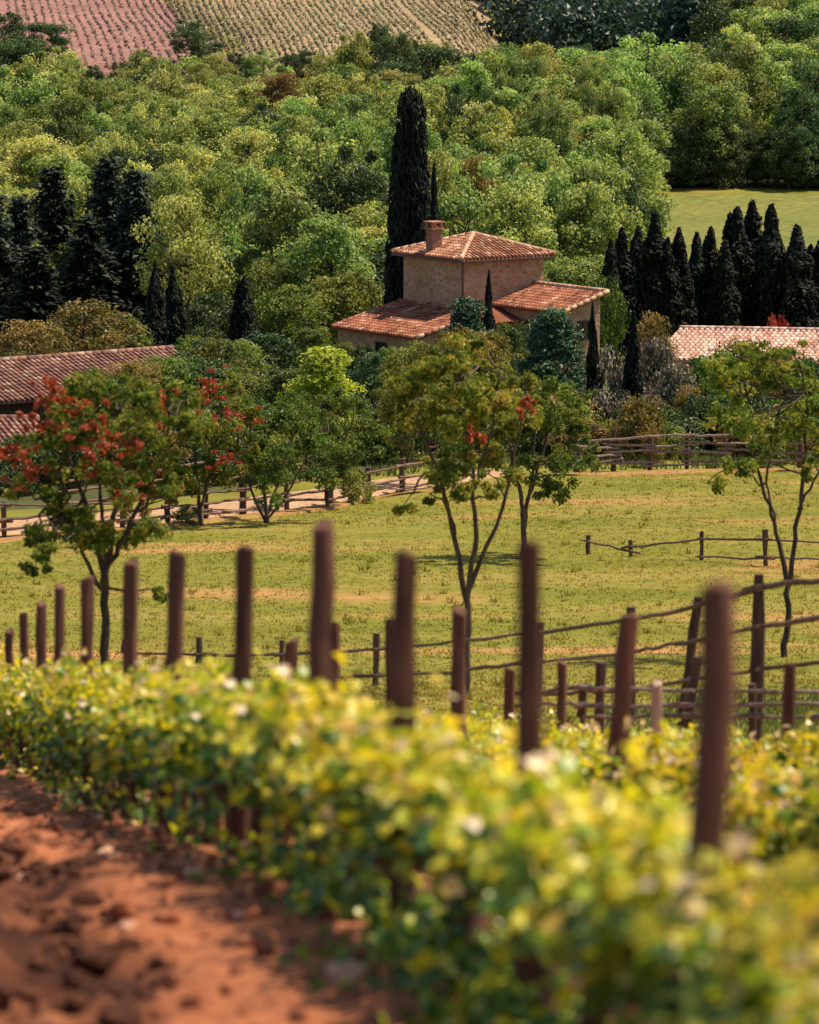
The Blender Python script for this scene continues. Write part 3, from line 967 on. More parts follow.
# window in the gable end
def window_on(parent, c, along, nrm, wd, ht, frame='wood_and_eave_shade'):
    fr = MB(); gl = MB()
    rot = math.atan2(along[1], along[0])
    for s in (-1, 1):
        fr.box(c + along * s * (wd / 2 + 0.04) + nrm * 0.02, 0.08, 0.10, ht + 0.16, rot)
        fr.box(c + UP * s * (ht / 2 + 0.04) + nrm * 0.021, wd, 0.10, 0.08, rot)
    fr.box(c + nrm * 0.03, 0.05, 0.03, ht, rot)
    wf = H_(fr, 'window', M[frame], parent)
    gl.box(c + nrm * 0.004, wd, 0.02, ht, rot)
    o = H_(gl, 'pane', M['glass'], wf)
    return wf


gc = (B0 + B1) / 2 - E2 * (RL - 0.3) - E1 * 0.1
window_on(house, gc + E1 * 0.2 + UP * (ze2 - 0.95), E1, -E2, 0.62, 0.8)
window_on(house, corner - E1 * (LW - 0.35) + E2 * 1.6 + UP * (ze - 1.0), E2, -E1, 0.8, 0.9)


def long_building(name, label, cat, pa, pb, rise, run_, wallh, tile, wallm='wall', pitch_back=True):
    """gable building whose ridge runs pa -> pb (world points)"""
    pa = np.asarray(pa, float); pb = np.asarray(pb, float)
    ax = pb - pa; ax[2] = 0; L = np.linalg.norm(ax); ax /= L
    nr = np.array([ax[1], -ax[0], 0]);
    if nr[1] > 0: nr = -nr           # towards the viewer
    gz_ = g1(*(pa + pb)[:2] / 2)
    t = thing(name, label, cat, (pa[0], pa[1], gz_))
    off = np.array([pa[0], pa[1], gz_])
    def put(mb, nm, m, par=None, sm=False):
        mb.V = [v - off for v in mb.V]
        return mb.build(nm, m, par or t, sm)
    ea, eb_ = pa + nr * run_ - UP * rise, pb + nr * run_ - UP * rise
    ba, bb = pa - nr * run_ - UP * rise, pb - nr * run_ - UP * rise
    rf = MB()
    for P in ([ea, eb_, pb, pa], [bb, ba, pa, pb]):
        tiles(rf, P, P[1] - P[0], (P[3] - P[0]))
        slab(rf, [p - UP * 0.012 for p in P], 0.1)
    put(rf, 'roof', tile)
    cp_ = MB(); ridge_caps(cp_, pa, pb); put(cp_, 'ridge_tiles', tile, None, True)
    wl = MB()
    i = 0.35
    k = rise / run_
    fp = [pa + ax * i + nr * (run_ - i), pb - ax * i + nr * (run_ - i), pb - ax * i, pb - ax * i - nr * (run_ - i), pa + ax * i - nr * (run_ - i), pa + ax * i]
    tops = [pa[2] - rise + k * i - 0.13] * 2 + [pb[2] - 0.13] + [pa[2] - rise + k * i - 0.13] * 2 + [pa[2] - 0.13]
    tops[1] = tops[3] = pb[2] - rise + k * i - 0.13
    prism(wl, fp, gz_ - 1.5, tops)
    put(wl, 'wall', M[wallm])
    return t, put, ax, nr


bt, bput, bax, bnr = long_building('barn', 'long low barn with dull purple-brown tiled roof behind the red flowered tree', 'barn', at(-60, 366, 158), at(172, 349, 165), 1.15, 3.6, 3, M['tile_dull'], 'wood_and_eave_shade')  # wall given a dark material to paint the shade under the eaves
for k in (3.0, 7.0):
    dr = MB()
    c = at(-60, 366, 158) + bax * k + bnr * 3.26 - UP * 2.25
    dr.box(c, 1.3, 0.05, 1.9, math.atan2(bax[1], bax[0]))
    bput(dr, 'door', M['wood_and_eave_shade'])
long_building('shed', 'low shed with dull tiled roof in front of the barn', 'shed', at(-70, 419, 145), at(38, 419, 147), 0.75, 2.2, 2, M['tile_dull'])
long_building('outbuilding', 'low outbuilding with sunlit pink tiled roof below the cypress row', 'outbuilding', at(680, 329, 172), at(905, 333, 168), 0.95, 3.8, 3, M['tile_pink'])

# ------------------------------------------------------------------ cypresses and conifers
CYPL = 'dark cypress %s in the row behind the pink roofed outbuilding'
row = [(611, 240, 224, 20), (622, 228, 226, 26), (638, 226, 231, 22), (655, 212, 224, 34), (668, 238, 228, 22), (679, 228, 225, 24), (697, 233, 226, 24),
       (711, 227, 231, 26), (726, 240, 223, 24), (737, 208, 226, 38), (752, 201, 228, 34), (771, 205, 225, 34), (781, 250, 230, 26), (797, 226, 224, 38),
       (811, 245, 228, 24), (824, 232, 225, 32), (846, 225, 226, 34)]
LOOK = {9: 'tall broad dark cypress left of the tallest in the right-hand row', 10: 'tallest dark cypress of the right-hand row, with a split ragged top',
        11: 'tall sharp-pointed dark cypress just right of the tallest one'}
for i, (px, top, D, wd) in enumerate(row):
    wd = wd * 1.6 + 4
    w_ = ('first from the left' if i == 0 else ORD[i] + ' from the left')
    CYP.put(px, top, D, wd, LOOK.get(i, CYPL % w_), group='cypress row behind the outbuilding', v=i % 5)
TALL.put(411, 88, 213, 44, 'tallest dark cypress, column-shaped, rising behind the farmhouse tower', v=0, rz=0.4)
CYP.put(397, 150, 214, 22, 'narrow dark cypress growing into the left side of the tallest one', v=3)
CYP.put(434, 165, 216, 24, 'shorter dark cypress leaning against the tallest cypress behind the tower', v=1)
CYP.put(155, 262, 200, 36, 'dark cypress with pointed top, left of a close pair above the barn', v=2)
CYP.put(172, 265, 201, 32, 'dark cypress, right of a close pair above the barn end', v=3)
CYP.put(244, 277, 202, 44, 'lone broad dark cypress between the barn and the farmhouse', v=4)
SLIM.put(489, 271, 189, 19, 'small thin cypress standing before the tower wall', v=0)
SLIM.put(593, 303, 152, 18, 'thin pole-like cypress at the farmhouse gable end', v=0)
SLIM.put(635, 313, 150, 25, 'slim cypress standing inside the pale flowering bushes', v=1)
sprs = [(-8, 190, 236, 60, 'dark ragged conifer cut by the left edge, above the barn'), (20, 195, 240, 52, 'dark pointed conifer near the left edge, second in its clump'),
        (53, 165, 244, 60, 'dark tall thin conifer, third in the clump above the barn'), (88, 215, 236, 60, 'low dark conifer in the middle of the clump'),
        (108, 155, 242, 62, 'tallest broad dark conifer of the clump above the barn'), (135, 168, 239, 62, 'dark shaggy conifer at the right end of the clump'),
        (35, 245, 228, 60, 'short dark conifer in front of the left clump')]
for px, top, D, wd, lab in sprs:
    SPR.put(px, top, D, wd * 1.45, lab, group='dark conifers above the barn')

# ------------------------------------------------------------------ the forest
def hill_label(m, side):
    nm = {'forest_light': 'yellow-green', 'forest_mid': 'mid green', 'forest_dark': 'dark green', 'forest_rust': 'rust-brown'}[m]
    return ('%s forest tree %s' % (nm, side), '%s forest trees %s' % (nm, side))


cnt = 0
D = 226.0
while D < 374:
    step = 3.95 + (D - 226) * 0.006
    x0 = (-55 - 409.5) / F * D; x1 = (650 - 409.5) / F * D
    X = x0 + rs.rand() * step
    while X < x1:
        jx, jd = X + rs.randn() * 0.9, D + rs.randn() * 1.8
        px = 409.5 + jx / jd * F
        ok = not (jd < 240 and (px < 165 or 385 < px < 440)) and px < 652 - max(0, (jd - 300)) * 0.2
        ok = ok and not (330 < px < 620 and jd < 219) and not (px > 592 and jd < 244)
        if ok:
            H = 4.8 + 5.0 * rs.rand() ** 1.3
            if jd > 340 and px < 330: H *= 0.8
            u = rs.rand()
            if px < 380: m = 'forest_light' if u < 0.55 else 'forest_mid' if u < 0.9 else 'forest_dark'
            else: m = 'forest_light' if u < 0.3 else 'forest_mid' if u < 0.86 else 'forest_dark'
            if (px - 295) ** 2 + ((jd - 352) * 4) ** 2 < 38 ** 2 or ((px - 465) ** 2 + ((jd - 268) * 4) ** 2 < 30 ** 2): m = 'forest_rust'
            side = 'left of the tall cypress' if px < 400 else 'right of the tall cypress'
            side = ('on the upper slope ' if jd > 310 else 'on the lower slope ') + side
            lab, grp = hill_label(m, side)
            FOREST.plant(jx, jd, H, 3.9 + 3.3 * rs.rand(), lab, m, grp); cnt += 1
        X += step * (0.85 + 0.3 * rs.rand())
    D += 6.4
D = 342.0
while D < 455:
    X = (520 - 409.5) / F * D if D > 380 else (650 - 409.5) / F * D
    x1 = (880 - 409.5) / F * D
    while X < x1:
        jx, jd = X + rs.randn() * 1.0, D + rs.randn() * 2
        px = 409.5 + jx / jd * F
        if px < 700 and D > 402: X += 6; continue
        u = rs.rand()
        m = 'forest_dark' if u < (0.62 if jd < 356 else 0.22) else 'forest_mid' if u < 0.93 else 'forest_light'
        lab, grp = hill_label(m, 'beyond the far pasture')
        FOREST.plant(jx, jd, (8.0 + 2.5 * rs.rand()) * (1 if px > 640 else 0.8), 6.4 + 2.2 * rs.rand(), lab, m, grp); cnt += 1
        X += 6.8 * (0.85 + 0.3 * rs.rand())
    D += 10.5
for i in range(26):
    px = 652 + i * 10.5 + rs.randn() * 3
    D = 341 + 3 * rs.rand()
    FOREST.plant((px - 409.5) / F * D, D, 3.2 + 2.6 * rs.rand(), 3.4 + 1.6 * rs.rand(), 'low dark tree in the hedge along the back of the far pasture', 'forest_dark', 'hedge trees behind the far pasture')

FOREST.put(199, 22, 408, 55, 'round blue-green tree alone at the edge of the hill vineyard', 'forest_dark')
for i, (px, top, D, wd) in enumerate([(8, 12, 398, 60), (34, 22, 402, 66), (60, 45, 396, 46), (-12, 30, 392, 60), (20, 40, 390, 70), (72, 58, 394, 40)]):
    FOREST.put(px, top, D, wd, ['tall blue-green tree in the upper left corner', 'wide blue-green tree right of the upper left corner', 'low blue-green tree at the foot of the pink hill field',
                                'blue-green tree cut by the left edge below the corner', 'broad blue-green tree filling the gap below the corner trees', 'small blue-green tree at the right end of the corner trees'][i], 'forest_dark', 'blue-green trees in the upper left corner')
for i in range(22):
    px = 60 + i * 20 + rs.randn() * 4
    FOREST.put(px, 60 - (0 if px < 240 else 8 if px < 380 else 14) + rs.randn() * 6, 382 + rs.rand() * 8, 30 + rs.rand() * 16,
               'low hedgerow tree along the foot of the hill vineyards', ['forest_mid', 'forest_dark', 'forest_light'][rs.randint(3)], 'hedgerow trees below the hill vineyards')
FOREST.put(392, 28, 386, 44, 'taller dark tree standing up from the hedgerow below the tan field', 'forest_dark')
FOREST.put(353, 42, 386, 40, 'rounded tree standing up from the hedgerow left of the dark tall one', 'forest_mid')

# far wood: one dark mass beyond the hill crest
fw = MB()
for i in range(330):
    D = 440 + 260 * rs.rand()
    px = 400 + 420 * rs.rand()
    if px < 545 - (D - 440) * 0.75: continue
    X = (px - 409.5) / F * D
    rr = 3.5 + 2 * rs.rand()
    z = g1(X, D)
    for k in range(5):
        cloud(fw, rs, (X + rs.randn() * 1.5, D + rs.randn() * 1.5, z + 1.5 + rs.rand() * 7), (rr * 0.55, rr * 0.55, rr * 0.5), 90, 0.8, 0.55, 0.4, 0.6, (0.25 + 0.4 * rs.rand(), 0.2))
tag(fw.build('far_wood', M['hazed_leaf']), kind='stuff')

# hill vineyard rows
def hill_row(px0, d0, px1, d1, m, label, group, n=150, h=1.1):
    mb = MB()
    t = np.linspace(0, 1, n)
    D = d0 + (d1 - d0) * t
    X0 = (px0 - 409.5) / F * d0; X1 = (px1 - 409.5) / F * d1
    X = X0 + (X1 - X0) * t + rs.randn(n) * 0.12
    P = np.stack([X, D, g(X, D) + 0.45 + 0.25 * h + rs.randn(n) * 0.12], 1)
    P[:, 2] -= 0.3 * (1 - h); mb.tube(P, 0.30 * h * (0.35 + 1.2 * rs.rand(n)), 6, rnd=0.5, jit=1.1)
    mb.A[-1] = rs.rand(len(mb.A[-1]))
    o = mb.build('vine_row', M[m])
    return tag(o, label, 'vine row', group)


for i in range(22):
    p0 = 22 + i * 9.6
    hill_row(p0, 404, p0 - 14 - i * 2.2, 560, 'rust_row', 'thin dark vine row running up the pink hill field', 'vine rows on the pink hill field', 260, 0.32)
for i in range(46):
    p0 = 200 + i * 7.2
    hill_row(p0, 404 + (16 if p0 > 450 else 0), p0 * 0.87 - 8, 560, 'tan_row', 'olive vine row running up the tan hill field', 'vine rows on the tan hill field', 320, 0.38)

# ------------------------------------------------------------------ garden trees and bushes
GT = [
    (80, 300, 186, 90, 'olive_leaf', 'olive brown broad tree with reddish tips above the barn roof'),
    (30, 318, 182, 70, 'olive_leaf', 'olive brown tree by the left edge above the barn roof'),
    (122, 310, 190, 60, 'garden_leaf', 'light green tree right of the olive one above the barn'),
    (205, 292, 210, 62, 'forest_dark', 'green rounded tree between the cypress pair and the lone cypress'),
    (195, 335, 182, 50, 'garden_leaf', 'green tree at the end of the barn roof'),
    (282, 283, 214, 66, 'garden_leaf', 'green tree right of the lone broad cypress'),
    (322, 275, 218, 70, 'garden_leaf', 'bright green tree left of the farmhouse upper roof'),
    (362, 270, 219, 62, 'garden_leaf', 'green tree touching the tall cypress on its left'),
    (232, 338, 182, 54, 'garden_leaf', 'green tree under the lone broad cypress'),
    (268, 330, 188, 60, 'forest_dark', 'dark green tree left of the yellow feathery tree'),
    (305, 325, 190, 56, 'garden_leaf', 'soft green tree behind the yellow feathery tree'),
    (372, 352, 168, 54, 'forest_dark', 'dark green tree under the left wing eave'),
    (346, 341, 189, 30, 'garden_leaf', 'light green tree at the left end of the left wing eave'),
    (362, 344, 188, 30, 'forest_dark', 'dark green tree close before the left wing wall'),
    (384, 346, 188, 34, 'garden_leaf', 'green tree close before the middle of the left wing wall'),
    (420, 340, 186, 34, 'garden_leaf', 'green tree at the right end of the left wing eave'),
    (586, 358, 186, 26, 'olive_leaf', 'olive tree at the foot of the gable wall'),
    (405, 348, 164, 58, 'garden_leaf', 'green tree before the left wing of the farmhouse'),
    (438, 342, 158, 50, 'olive_leaf', 'olive tree right of the left wing eave'),
    (515, 322, 178, 46, 'garden_leaf', 'green tree hiding the eave of the annexe'),
    (498, 330, 172, 52, 'olive_leaf', 'orange tipped tree before the farmhouse annexe'),
    (588, 258, 226, 50, 'garden_leaf', 'yellow-green tree behind the right wing roof'),
    (566, 268, 224, 36, 'garden_leaf', 'small green tree close behind the right wing ridge'),
    (655, 311, 158, 46, 'olive_leaf', 'tan tree left of the pink roofed outbuilding'),
    (708, 350, 150, 62, 'garden_leaf', 'bright green tree before the left end of the pink roof'),
    (742, 338, 152, 58, 'garden_leaf', 'green tree before the middle of the pink roof'),
    (785, 346, 150, 54, 'olive_leaf', 'olive tree before the right part of the pink roof'),
    (815, 356, 149, 50, 'forest_dark', 'dark tree at the right edge under the pink roof'),
    (240, 395, 150, 60, 'garden_leaf', 'green tree behind the road, under the dark green garden trees'),
    (290, 405, 148, 62, 'forest_dark', 'dark tree under the yellow feathery tree behind the road'),
    (350, 395, 150, 62, 'garden_leaf', 'green tree right of the yellow feathery tree behind the road'),
    (400, 400, 148, 60, 'garden_leaf', 'rounded green tree behind the road left of the central meadow tree'),
    (450, 395, 150, 60, 'forest_dark', 'dark green tree behind the central meadow tree'),
    (505, 385, 152, 60, 'garden_leaf', 'green tree behind the right side of the central meadow tree'),
    (560, 390, 150, 50, 'garden_leaf', 'green tree left of the thin cypress behind the rail fence'),
    (200, 400, 152, 56, 'forest_dark', 'dark tree behind the red flowered trees beside the barn'),
    (150, 385, 154, 60, 'garden_leaf', 'green tree hiding the lower part of the barn roof'),
    (72, 384, 151, 50, 'garden_leaf', 'small green tree before the barn roof, left of the others there'),
    (95, 368, 152, 54, 'garden_leaf', 'green tree covering the barn eave left of the middle'),
    (132, 359, 154, 56, 'olive_leaf', 'olive tree rising to the barn ridge right of the middle'),
    (165, 354, 156, 60, 'garden_leaf', 'green tree rising over the right end of the barn roof'),
    (190, 350, 160, 56, 'forest_dark', 'dark green tree just right of the barn gable'),
    (110, 372, 154, 50, 'garden_leaf', 'green tree before the middle of the barn roof'),
]
for px, top, D, wd, m, lab in GT:
    GARDEN.put(px, top, D, wd * 1.15, lab, m, 'garden trees around the farmhouse')
CONE.put(322, 344, 141, 100, 'bright yellow feathery tree between barn and farmhouse', 'yellow_leaf', v=0)
CONE.put(551, 305, 166, 100, 'blue-green conical tree before the right wing of the farmhouse', 'blue_leaf', v=1)
CONE.put(467, 294, 186, 70, 'blue-green pointed tree before the tower corner', 'blue_leaf', v=0)
BS = [
    (668, 366, 148, 46, 'blossom_bush', 'bush with pale lilac blossom right of the slim cypress'),
    (690, 388, 145, 40, 'olive_leaf', 'brown bush right of the lilac blossom bush'),
    (615, 350, 152, 40, 'blossom_bush', 'pale flowering bush between the two slim cypresses'),
    (650, 340, 153, 44, 'blossom_bush', 'upper flowering bush behind the slim cypress'),
    (610, 392, 148, 46, 'blossom_bush', 'low pale flowering bush at the foot of the thin cypress'),
    (640, 405, 146, 44, 'forest_dark', 'dark low bush under the slim cypress'),
    (775, 319, 177, 26, 'red', 'small red bush showing above the pink outbuilding roof'),
    (725, 400, 144, 52, 'forest_dark', 'dark bush behind the rail fence under the green trees'),
    (765, 398, 144, 56, 'garden_leaf', 'green bush behind the rail fence on the right'),
    (805, 395, 145, 54, 'forest_dark', 'dark bush by the right edge behind the rail fence'),
    (575, 410, 146, 50, 'garden_leaf', 'green bush at the left end of the right rail fence'),
    (540, 425, 144, 50, 'garden_leaf', 'green bush behind the young tree in mid meadow'),
    (490, 430, 144, 54, 'forest_dark', 'dark bush behind the road at centre'),
    (385, 440, 143, 50, 'garden_leaf', 'low green bush beside the upper road'),
    (435, 438, 143, 50, 'olive_leaf', 'olive bush beside the upper road'),
    (330, 440, 140, 50, 'forest_dark', 'dark low bush behind the road left of centre'),
    (280, 445, 138, 54, 'garden_leaf', 'green low bush behind the road'),
    (215, 445, 134, 54, 'forest_dark', 'dark low bush at the roadside behind the red flowers'),
    (165, 450, 132, 56, 'garden_leaf', 'green low bush at the roadside below the barn'),
    (110, 455, 130, 56, 'olive_leaf', 'olive low bush at the roadside below the barn'),
    (55, 458, 128, 56, 'garden_leaf', 'green low bush at the roadside near the left edge'),
    (10, 472, 124, 46, 'forest_dark', 'dark bush beside the pale road at the left edge'),
    (358, 470, 121, 30, 'garden_leaf', 'small round bush on the meadow side of the road'),
    (186, 505, 113, 26, 'garden_leaf', 'small bush at the meadow edge left of the road fence'),
    (600, 280, 212, 40, 'garden_leaf', 'light green bush behind the farmhouse gable'),
]
rg = np.random.RandomState(77)
KN = {'garden_leaf': 'light green', 'forest_dark': 'dark green', 'olive_leaf': 'olive brown'}
for i in range(64):
    px = -20 + 880 * rg.rand()
    D = np.interp(px, [p for p, d in ROAD_F], [d for p, d in ROAD_F]) + 3.5 + 14 * rg.rand() if px < 500 else 137 + 12 * rg.rand()
    if px < 40 and D < 124: continue
    m = ['garden_leaf', 'forest_dark', 'olive_leaf'][rg.choice(3, p=[.45, .4, .15])]
    X = (px - 409.5) / F * D
    wh = 'between the dirt road and the farmhouse' if px < 500 else 'in the hedge behind the right-hand rail fence'
    BUSH.plant(X, D, 1.1 + 1.2 * rg.rand(), 1.7 + 1.3 * rg.rand(), '%s shrub among others %s' % (KN[m], wh), m, '%s shrubs %s' % (KN[m], wh))
for i in range(46):
    px = -20 + 880 * rg.rand()
    D = 152 + 46 * rg.rand()
    X = (px - 409.5) / F * D
    top_y = (g1(X, D) + 3.2) / D * -F - 60
    if 520 < px < 640 or (330 < px < 520 and D > 185) or (px < 200 and D > 152) or (px > 670 and D > 160): continue
    m = ['garden_leaf', 'forest_dark', 'olive_leaf'][rg.choice(3, p=[.5, .35, .15])]
    GARDEN.plant(X, D, 2.3 + 1.3 * rg.rand(), 2.6 + 1.4 * rg.rand(), '%s small tree among others in the farmhouse garden' % KN[m], m, '%s small trees in the farmhouse garden' % KN[m])
for px, top, D, wd, m, lab in BS:
    wd *= 1.25
    BUSH.put(px, top, D, wd, lab, m)

# ------------------------------------------------------------------ meadow trees with visible stems
def meadow_tree(label, px, D, stems, blobs, leafm='meadow_leaf', red=None, L=0.12, nl=170, name='meadow_tree', rad=0.055, depth=0.8, seed=1, group=None):
    rng = np.random.RandomState(seed)
    X = (px - 409.5) / F * D
    z0 = g1(X, D)
    t = thing(name, label, 'tree', (X, D, z0), 0, group)
    O = np.array([X, D, z0])
    tr, cr, rd = MB(), MB(), MB()
    nodes = []
    for si, st in enumerate(stems):
        P = []
        dy = rng.randn() * 0.5 * depth
        for i, (x, y, r) in enumerate(st):
            p = (at(x, y, D) - O) if y is not None else np.array([0, 0, -0.15])
            p[1] += dy * (i / max(1, len(st) - 1)) if si or True else 0
            P.append(p)
        P = np.array(P); rr = np.array([s[2] for s in st]) * rad
        # resample with slight crookedness
        tt = np.linspace(0, len(P) - 1, len(P) * 4)
        Q = np.stack([np.interp(tt, range(len(P)), P[:, k]) for k in range(3)], 1)
        Q[1:-1] += rng.randn(len(Q) - 2, 3) * 0.018
        tr.tube(Q, np.interp(tt, range(len(P)), rr), 8, rnd=rng.rand(), cap=False, jit=0.15, rng=rng)
        nodes += [q for q in Q[len(Q) // 3:]]
    nodes = np.array(nodes)
    for (x, y, rx, ry, k) in blobs:
        c = at(x, y, D) - O
        c[1] += rng.randn() * depth
        s = D / F
        R3 = np.array([rx * s, max(rx, ry) * s * 0.9, ry * s])
        j = np.argmin(np.linalg.norm((nodes - c) * (1, 1, 0.7) + (0, 0, 0.15), axis=1))
        limb(tr, rng, nodes[j], c, 0.022, 0.008, 5, 0.12, 5)
        nsub = max(3, int(k * 5))
        for q in range(nsub):
            d = rng.randn(3); d /= np.linalg.norm(d)
            cc_ = c + d * R3 * (rng.rand() ** 0.5)
            limb(tr, rng, c, cc_, 0.008, 0.004, 4, 0.1, 4)
            rs_ = 0.30 * R3.mean() * (0.7 + 0.7 * rng.rand())
            n = int(nl / 2.7 * (0.6 + 0.8 * rng.rand()))
            cloud(cr, rng, cc_, (rs_ * 1.7, rs_ * 1.7, rs_ * 1.25), n, L * 0.8, L * 0.36, 0.6, 0.5, (0.25 + 0.5 * rng.rand(), 0.2))
    if red:
        for (x, y, rx, ry) in red:
            c = at(x, y, D) - O; c[1] += rng.randn() * 0.3 - 1.1
            s = D / F
            for q in range(13):
                d = rng.randn(3) * np.array([rx, rx, ry]) * s * 0.95
                cloud(rd, rng, c + d, (rx * s * 0.36, rx * s * 0.36, ry * s * 0.3), 12, L * 0.75, L * 0.4, 0.7, 0.4)
        rd.build('blossom', M['red'], t)
    tr.build('trunk', M['bark'], t, True)
    cr.build('crown', M[leafm], t)
    return t


def blobs_in(rng, x0, x1, y0, y1, n, r0, r1, k=1.0):
    out = []
    for i in range(n):
        a = rng.rand() * 6.283; r = rng.rand() ** 0.55
        out.append(((x0 + x1) / 2 + math.cos(a) * r * (x1 - x0) / 2, (y0 + y1) / 2 + math.sin(a) * r * (y1 - y0) / 2,
                    r0 + (r1 - r0) * rng.rand(), (r0 + (r1 - r0) * rng.rand()) * 0.7, k))
    return out


rb = np.random.RandomState(3)
# left: red blossomed tree
meadow_tree('spreading tree with red blossom clusters standing in the meadow at left', 103, 52,
            [[(103, None, 1.3), (104, 640, 1.15), (103, 575, 1.0), (88, 520, .7), (62, 455, .4), (48, 420, .2)],
             [(103, 585, .9), (112, 530, .8), (118, 470, .55), (116, 400, .25)],
             [(104, 575, .8), (130, 525, .6), (155, 470, .45), (170, 420, .2)],
             [(102, 590, .6), (82, 550, .5), (70, 520, .4), (45, 500, .2)],
             [(106, 560, .5), (100, 500, .5), (90, 440, .3), (88, 390, .15)]],
            blobs_in(rb, 20, 205, 372, 560, 40, 16, 28) + blobs_in(rb, 15, 130, 400, 540, 14, 14, 22) + [(35, 535, 18, 12, .8), (40, 560, 14, 8, .5), (160, 585, 12, 10, .5), (75, 395, 18, 12, 1), (130, 385, 22, 12, 1), (165, 392, 20, 12, 1)],
            'meadow_leaf', [(60, 380, 10, 9), (28, 440, 12, 9), (100, 450, 9, 7), (52, 395, 9, 14), (80, 415, 16, 13), (88, 408, 12, 10), (45, 420, 9, 9), (12, 455, 16, 12), (135, 492, 8, 7), (166, 395, 9, 9), (108, 432, 9, 7), (40, 470, 8, 9), (142, 430, 7, 7)], L=0.105, nl=150, seed=11, rad=0.05)
# centre tree
meadow_tree('slim tree with forked trunk in the middle of the meadow', 467, 62,
            [[(468, None, 1.2), (468, 650, 1.05), (467, 590, 1.0), (452, 525, .75), (440, 480, .6), (420, 430, .35), (408, 390, .2)],
             [(467, 600, .9), (475, 540, .8), (474, 480, .65), (470, 420, .4), (468, 365, .2)],
             [(468, 592, .85), (487, 545, .65), (506, 505, .55), (515, 450, .4), (530, 400, .2)],
             [(455, 535, .5), (445, 490, .4), (425, 470, .25)],
             [(474, 490, .5), (492, 430, .4), (505, 370, .2)]],
            blobs_in(rb, 388, 540, 338, 480, 34, 15, 27) + blobs_in(rb, 400, 520, 332, 400, 12, 14, 22) + blobs_in(rb, 425, 520, 430, 500, 10, 12, 18, 0.8) + [(402, 500, 16, 9, .7), (430, 495, 12, 9, .6)],
            'meadow_leaf', [(521, 398, 7, 6), (474, 420, 5, 5)], L=0.12, nl=150, seed=12, rad=0.05)
meadow_tree('small bushy tree behind and right of the forked meadow tree', 524, 101,
            [[(524, None, 1.2), (524, 525, 1), (521, 500, .8), (512, 460, .5), (505, 410, .2)], [(524, 528, .9), (528, 500, .7), (545, 450, .5), (560, 400, .2)],
             [(524, 515, .6), (534, 470, .5), (535, 400, .2)]],
            blobs_in(rb, 488, 590, 365, 495, 26, 13, 22) + [(560, 485, 14, 7, .6)], 'garden_leaf', None, L=0.17, nl=150, seed=13, rad=0.07)
# right tree
meadow_tree('sparse young tree with v-shaped fork behind the right-hand fence', 789, 75,
            [[(789, None, 1.2), (789, 620, 1.1), (788, 578, 1.0), (778, 530, .75), (765, 490, .6), (756, 450, .45), (750, 400, .2)],
             [(789, 585, .95), (795, 530, .8), (801, 480, .65), (806, 420, .4), (800, 370, .2)],
             [(775, 520, .5), (768, 480, .4), (780, 420, .2)], [(798, 510, .5), (818, 470, .4), (826, 420, .2)]],
            blobs_in(rb, 700, 850, 345, 465, 30, 14, 24) + [(708, 485, 18, 8, .6), (740, 470, 14, 9, .6), (760, 450, 14, 12, .8), (806, 470, 14, 10, .7), (752, 352, 18, 10, .8), (790, 345, 18, 10, .8)],
            'meadow_leaf', None, L=0.13, nl=130, seed=14, rad=0.055)
# orchard trees at the road
ORCH = [
    ('slender tree with two thin stems and red blossom beside the road', 200, 112, [[(200, None, 1), (199, 505, .8), (196, 470, .6), (192, 420, .2)], [(200, 515, .8), (207, 480, .6), (215, 420, .2)]],
     (168, 262, 375, 490, 22), 'meadow_leaf', [(215, 383, 12, 9), (238, 410, 14, 9), (202, 402, 9, 12), (222, 455, 9, 6)]),
    ('multi-stemmed small tree at the meadow edge left of centre', 266, 113, [[(266, None, 1), (266, 505, .8), (262, 475, .6), (250, 430, .2)], [(266, 520, .8), (276, 490, .6), (292, 440, .2)], [(266, 524, .7), (252, 492, .5), (236, 440, .2)], [(267, 518, .6), (284, 500, .5), (310, 450, .2)]],
     (228, 345, 400, 490, 22), 'garden_leaf', None),
    ('small tree at the fence between the red blossomed and multi-stemmed trees', 241, 116, [[(241, None, 1), (241, 500, .8), (240, 470, .5), (238, 430, .2)]], (214, 268, 430, 492, 9), 'garden_leaf', None),
    ('dark leaved small tree left of the round roadside bush', 327, 119, [[(327, None, 1), (326, 490, .8), (324, 460, .5), (318, 420, .2)], [(327, 500, .6), (338, 465, .4), (348, 430, .2)]], (290, 368, 385, 475, 16), 'garden_leaf', None),
    ('bushy tree over the road fence left of the central meadow tree', 402, 126, [[(402, None, 1), (402, 470, .8), (400, 440, .5), (395, 400, .2)], [(402, 475, .7), (412, 445, .5), (425, 400, .2)]], (372, 440, 375, 462, 16), 'garden_leaf', None),
    ('thin brown leaved tree just right of the left red blossomed tree', 143, 108, [[(143, None, 1), (143, 510, .8), (140, 480, .5), (132, 430, .2)], [(143, 520, .7), (152, 485, .5), (165, 440, .2)]], (120, 185, 400, 515, 16), 'olive_leaf', [(150, 470, 7, 6)]),
]
for i, (lab, px, D, stems, bb, lm, red) in enumerate(ORCH):
    meadow_tree(lab, px, D, stems, blobs_in(rb, *bb, 12, 20), lm, red, L=0.17, nl=135, name='orchard_tree', seed=20 + i, rad=0.065, depth=0.9, group='small trees along the road')

